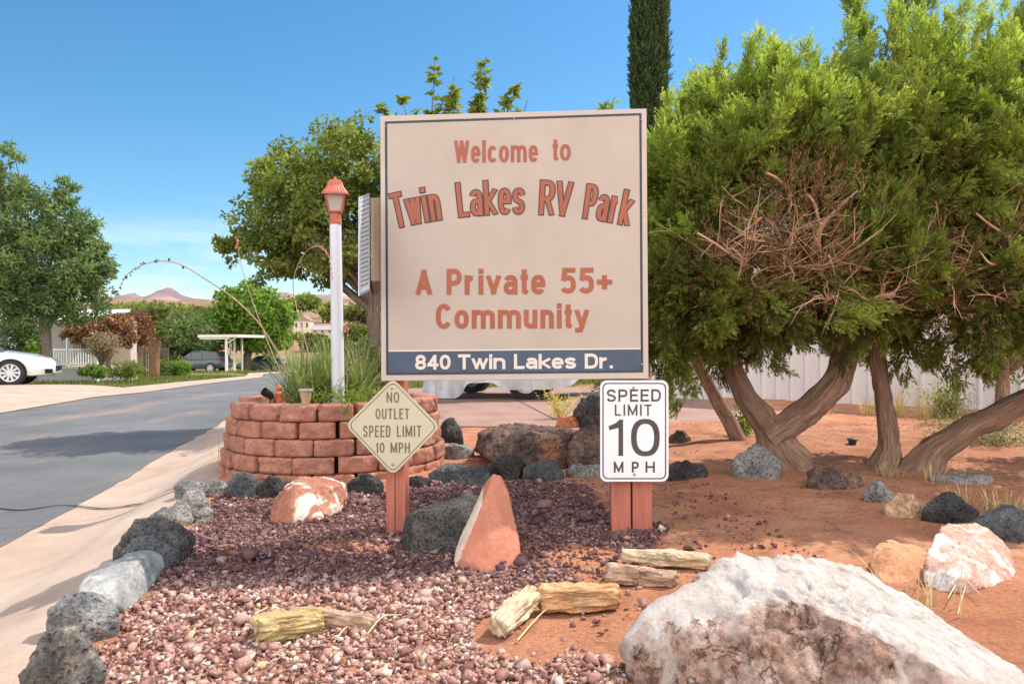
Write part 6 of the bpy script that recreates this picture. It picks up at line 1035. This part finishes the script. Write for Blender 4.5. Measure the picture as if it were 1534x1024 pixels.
bush('weed_bush', 'yellow green feathery weed bush against the pale fence', 1422, 632, 75, 60, 1100, leafmat('yellow green weed', [(0, (.12, .14, .03)), (.5, (.32, .34, .09)), (1, (.55, .55, .22))]), 321, .06, .012)
SAGE = leafmat('grey sage leaves', [(0, (.10, .12, .08)), (.5, (.22, .25, .17)), (1, (.36, .38, .28))]); bush('sage_bush', 'low grey green sage bush at the right behind the leaning trunk', 1495, 672, 130, 36, 1500, SAGE, 322, .035, .01); bush('sage_bush', 'low grey green sage bush between the two junipers', 1420, 668, 110, 30, 900, SAGE, 323, .035, .01)
bush('green_sprout', 'fresh green sprouts at the foot of the thin leaning stem', 1118, 660, 34, 62, 420, BRG, 324, .04, .014, 'plant'); bush('flowering_branch', 'yellow flowered broom plant left of the speed limit sign', 838, 628, 46, 50, 500, leafmat('yellow flowers', [(0, (.22, .22, .04)), (.5, (.55, .48, .08)), (1, (.75, .66, .25))]), 325, .035, .014, 'plant')
bush('sage_bush', 'pale weed beside the dark stone at the right edge', 1520, 800, 60, 40, 500, SAGE, 326, .022, .006)
tree('small_tree', 'thin leaning bark covered stem left of the forked juniper', 'tree', [(1112, 672, 6.1, .075), (1092, 630, 6.1, .06), (1066, 585, 6.1, .055), (1040, 530, 6.1, .045), (1020, 470, 6.1, .03)], [(1015, 520, 6.1, 45, 50, 60), (1010, 440, 6.1, 50, 60, 60)], 90, 40, .04, .015, GRN, 327, limbs_=3, bark=JBARK, tr=(0, .5))
tree('small_tree', 'dark upright stem behind the leaning juniper trunk at the right edge', 'tree', [(1500, 648, 7.4, .07), (1502, 590, 7.4, .06), (1505, 520, 7.4, .05)], [(1505, 500, 7.4, 70, 60, 70)], 80, 40, .05, .02, GRN, 328, limbs_=3, bark=JBARK, tr=(0, .4))
q = gnd(1277, 672); t = thing('path_light', 'small dark path light cup standing on the sunny soil between the trunks', 'path light', q); BK = simple('dark bronze', (.03, .027, .025), .5); MB().lathe([(.02, 0), (.024, .03), (.034, .07)], q, 14).build('cup', BK, t, smooth=True); MB().lathe([(.042, .071), (.043, .08), (.03, .086)], q, 14).build('cap', BK, t, smooth=True)
def litter():
    rr = np.random.default_rng(6); n = 16000; x = rr.uniform(-.4, 4.2, n); y = rr.uniform(1.9, 7.2, n); P = np.stack((x, y, 0 * x), -1); k = rr.random(n) < np.clip(.12 + .9 * sm(.0, .5, fbm(P, 1.5, 8, 4)) * sm(2.6, 3.4, y) * sm(.1, .9, x), 0, 1); x, y = x[k], y[k]; n = len(x); A = np.stack((x, y, ht(x, y) + .003), -1); a = rr.uniform(0, 6.28, n); D = np.stack((np.cos(a), np.sin(a), rr.uniform(-.05, .35, n)), -1)
    V, Q = leaves(A, D, rr.uniform(.008, .035, n), rr.uniform(.002, .006, n), .5); o = link('leaf_litter', mesh(V, Q, False, None, rr.uniform(0, 1, n)), leafmat('dead litter', [(0, (.06, .03, .02)), (.4, (.16, .085, .055)), (.8, (.3, .18, .11)), (1, (.45, .33, .2))], .1)); stuff(o, 'brown juniper needles and twig litter scattered over the red soil', 'leaf litter')
litter()
def straw():
    rr = np.random.default_rng(16)
    for i, (x0, y0, x1, y1, lb) in enumerate(((548, 958, 602, 930, 'straw stalk by the tan splinter'), (775, 965, 822, 918, 'pale bent straw stalk beside the tilted petrified piece'), (925, 1015, 948, 975, 'straw stalk at the front left of the big boulder'), (1462, 842, 1420, 905, 'dry stalk leaning on the quartz rock'), (1400, 838, 1470, 900, 'long dry stalk crossing before the quartz rock'), (500, 968, 520, 948, 'short straw stalk behind the yellow chunk'), (400, 915, 380, 940, 'short straw stalk left of the yellow chunk'), (1040, 1020, 1000, 1000, 'short twig at the foot of the big boulder'))):
        a, b = gnd(x0, y0), gnd(x1, y1); a[2] += .012; b[2] += .02; P = spline([a, (a + b) / 2 + rr.normal(0, .01, 3) + (0, 0, .012), b], 5); o = link('dry_stalk', limbs_mesh([(P, np.linspace(.0028, .0016, len(P)))], 6, .1, i), simple('straw', (.60, .46, .27), .8, bstr=0) if i == 0 else bpy.data.materials['straw'], org=a); tag(o, lb, 'dry stalk', 'dry stalks on the ground')
straw()
def lawn():
    rr = np.random.default_rng(26); n = 26000; y = 9 + 60 * rr.random(n) ** 1.4; x = xl_(y) - 1.0 - rr.random(n) ** 1.3 * 8; k = ~((y > 11.3) & (y < 19.9) & (x > xl_(y) - 9.9)); x, y = x[k], y[k]; n = len(x); A = np.stack((x, y, ht(x, y) + .0), -1); V, Q = leaves(A, rr.normal(0, .4, (n, 3)) + (0, 0, 1.), rr.uniform(.05, .12, n) * (1 + y * .02), .012 * (1 + y * .03), .2)
    n2 = 9000; x = rr.uniform(-3.4, 6, n2); y = 14.3 + 5 * rr.random(n2) ** 1.5; A2 = np.stack((x, y, ht(x, y)), -1); V2, Q2 = leaves(A2, rr.normal(0, .4, (n2, 3)) + (0, 0, 1.), rr.uniform(.06, .14, n2), .02, .2)
    o = link('lawn_grass', mesh(np.concatenate((V, V2)), np.concatenate((Q, Q2 + len(V))), False, None, rr.uniform(.2, 1, n + n2)), OLV); stuff(o, 'patchy lawn grass along the far kerb and behind the driveway', 'grass')
lawn()
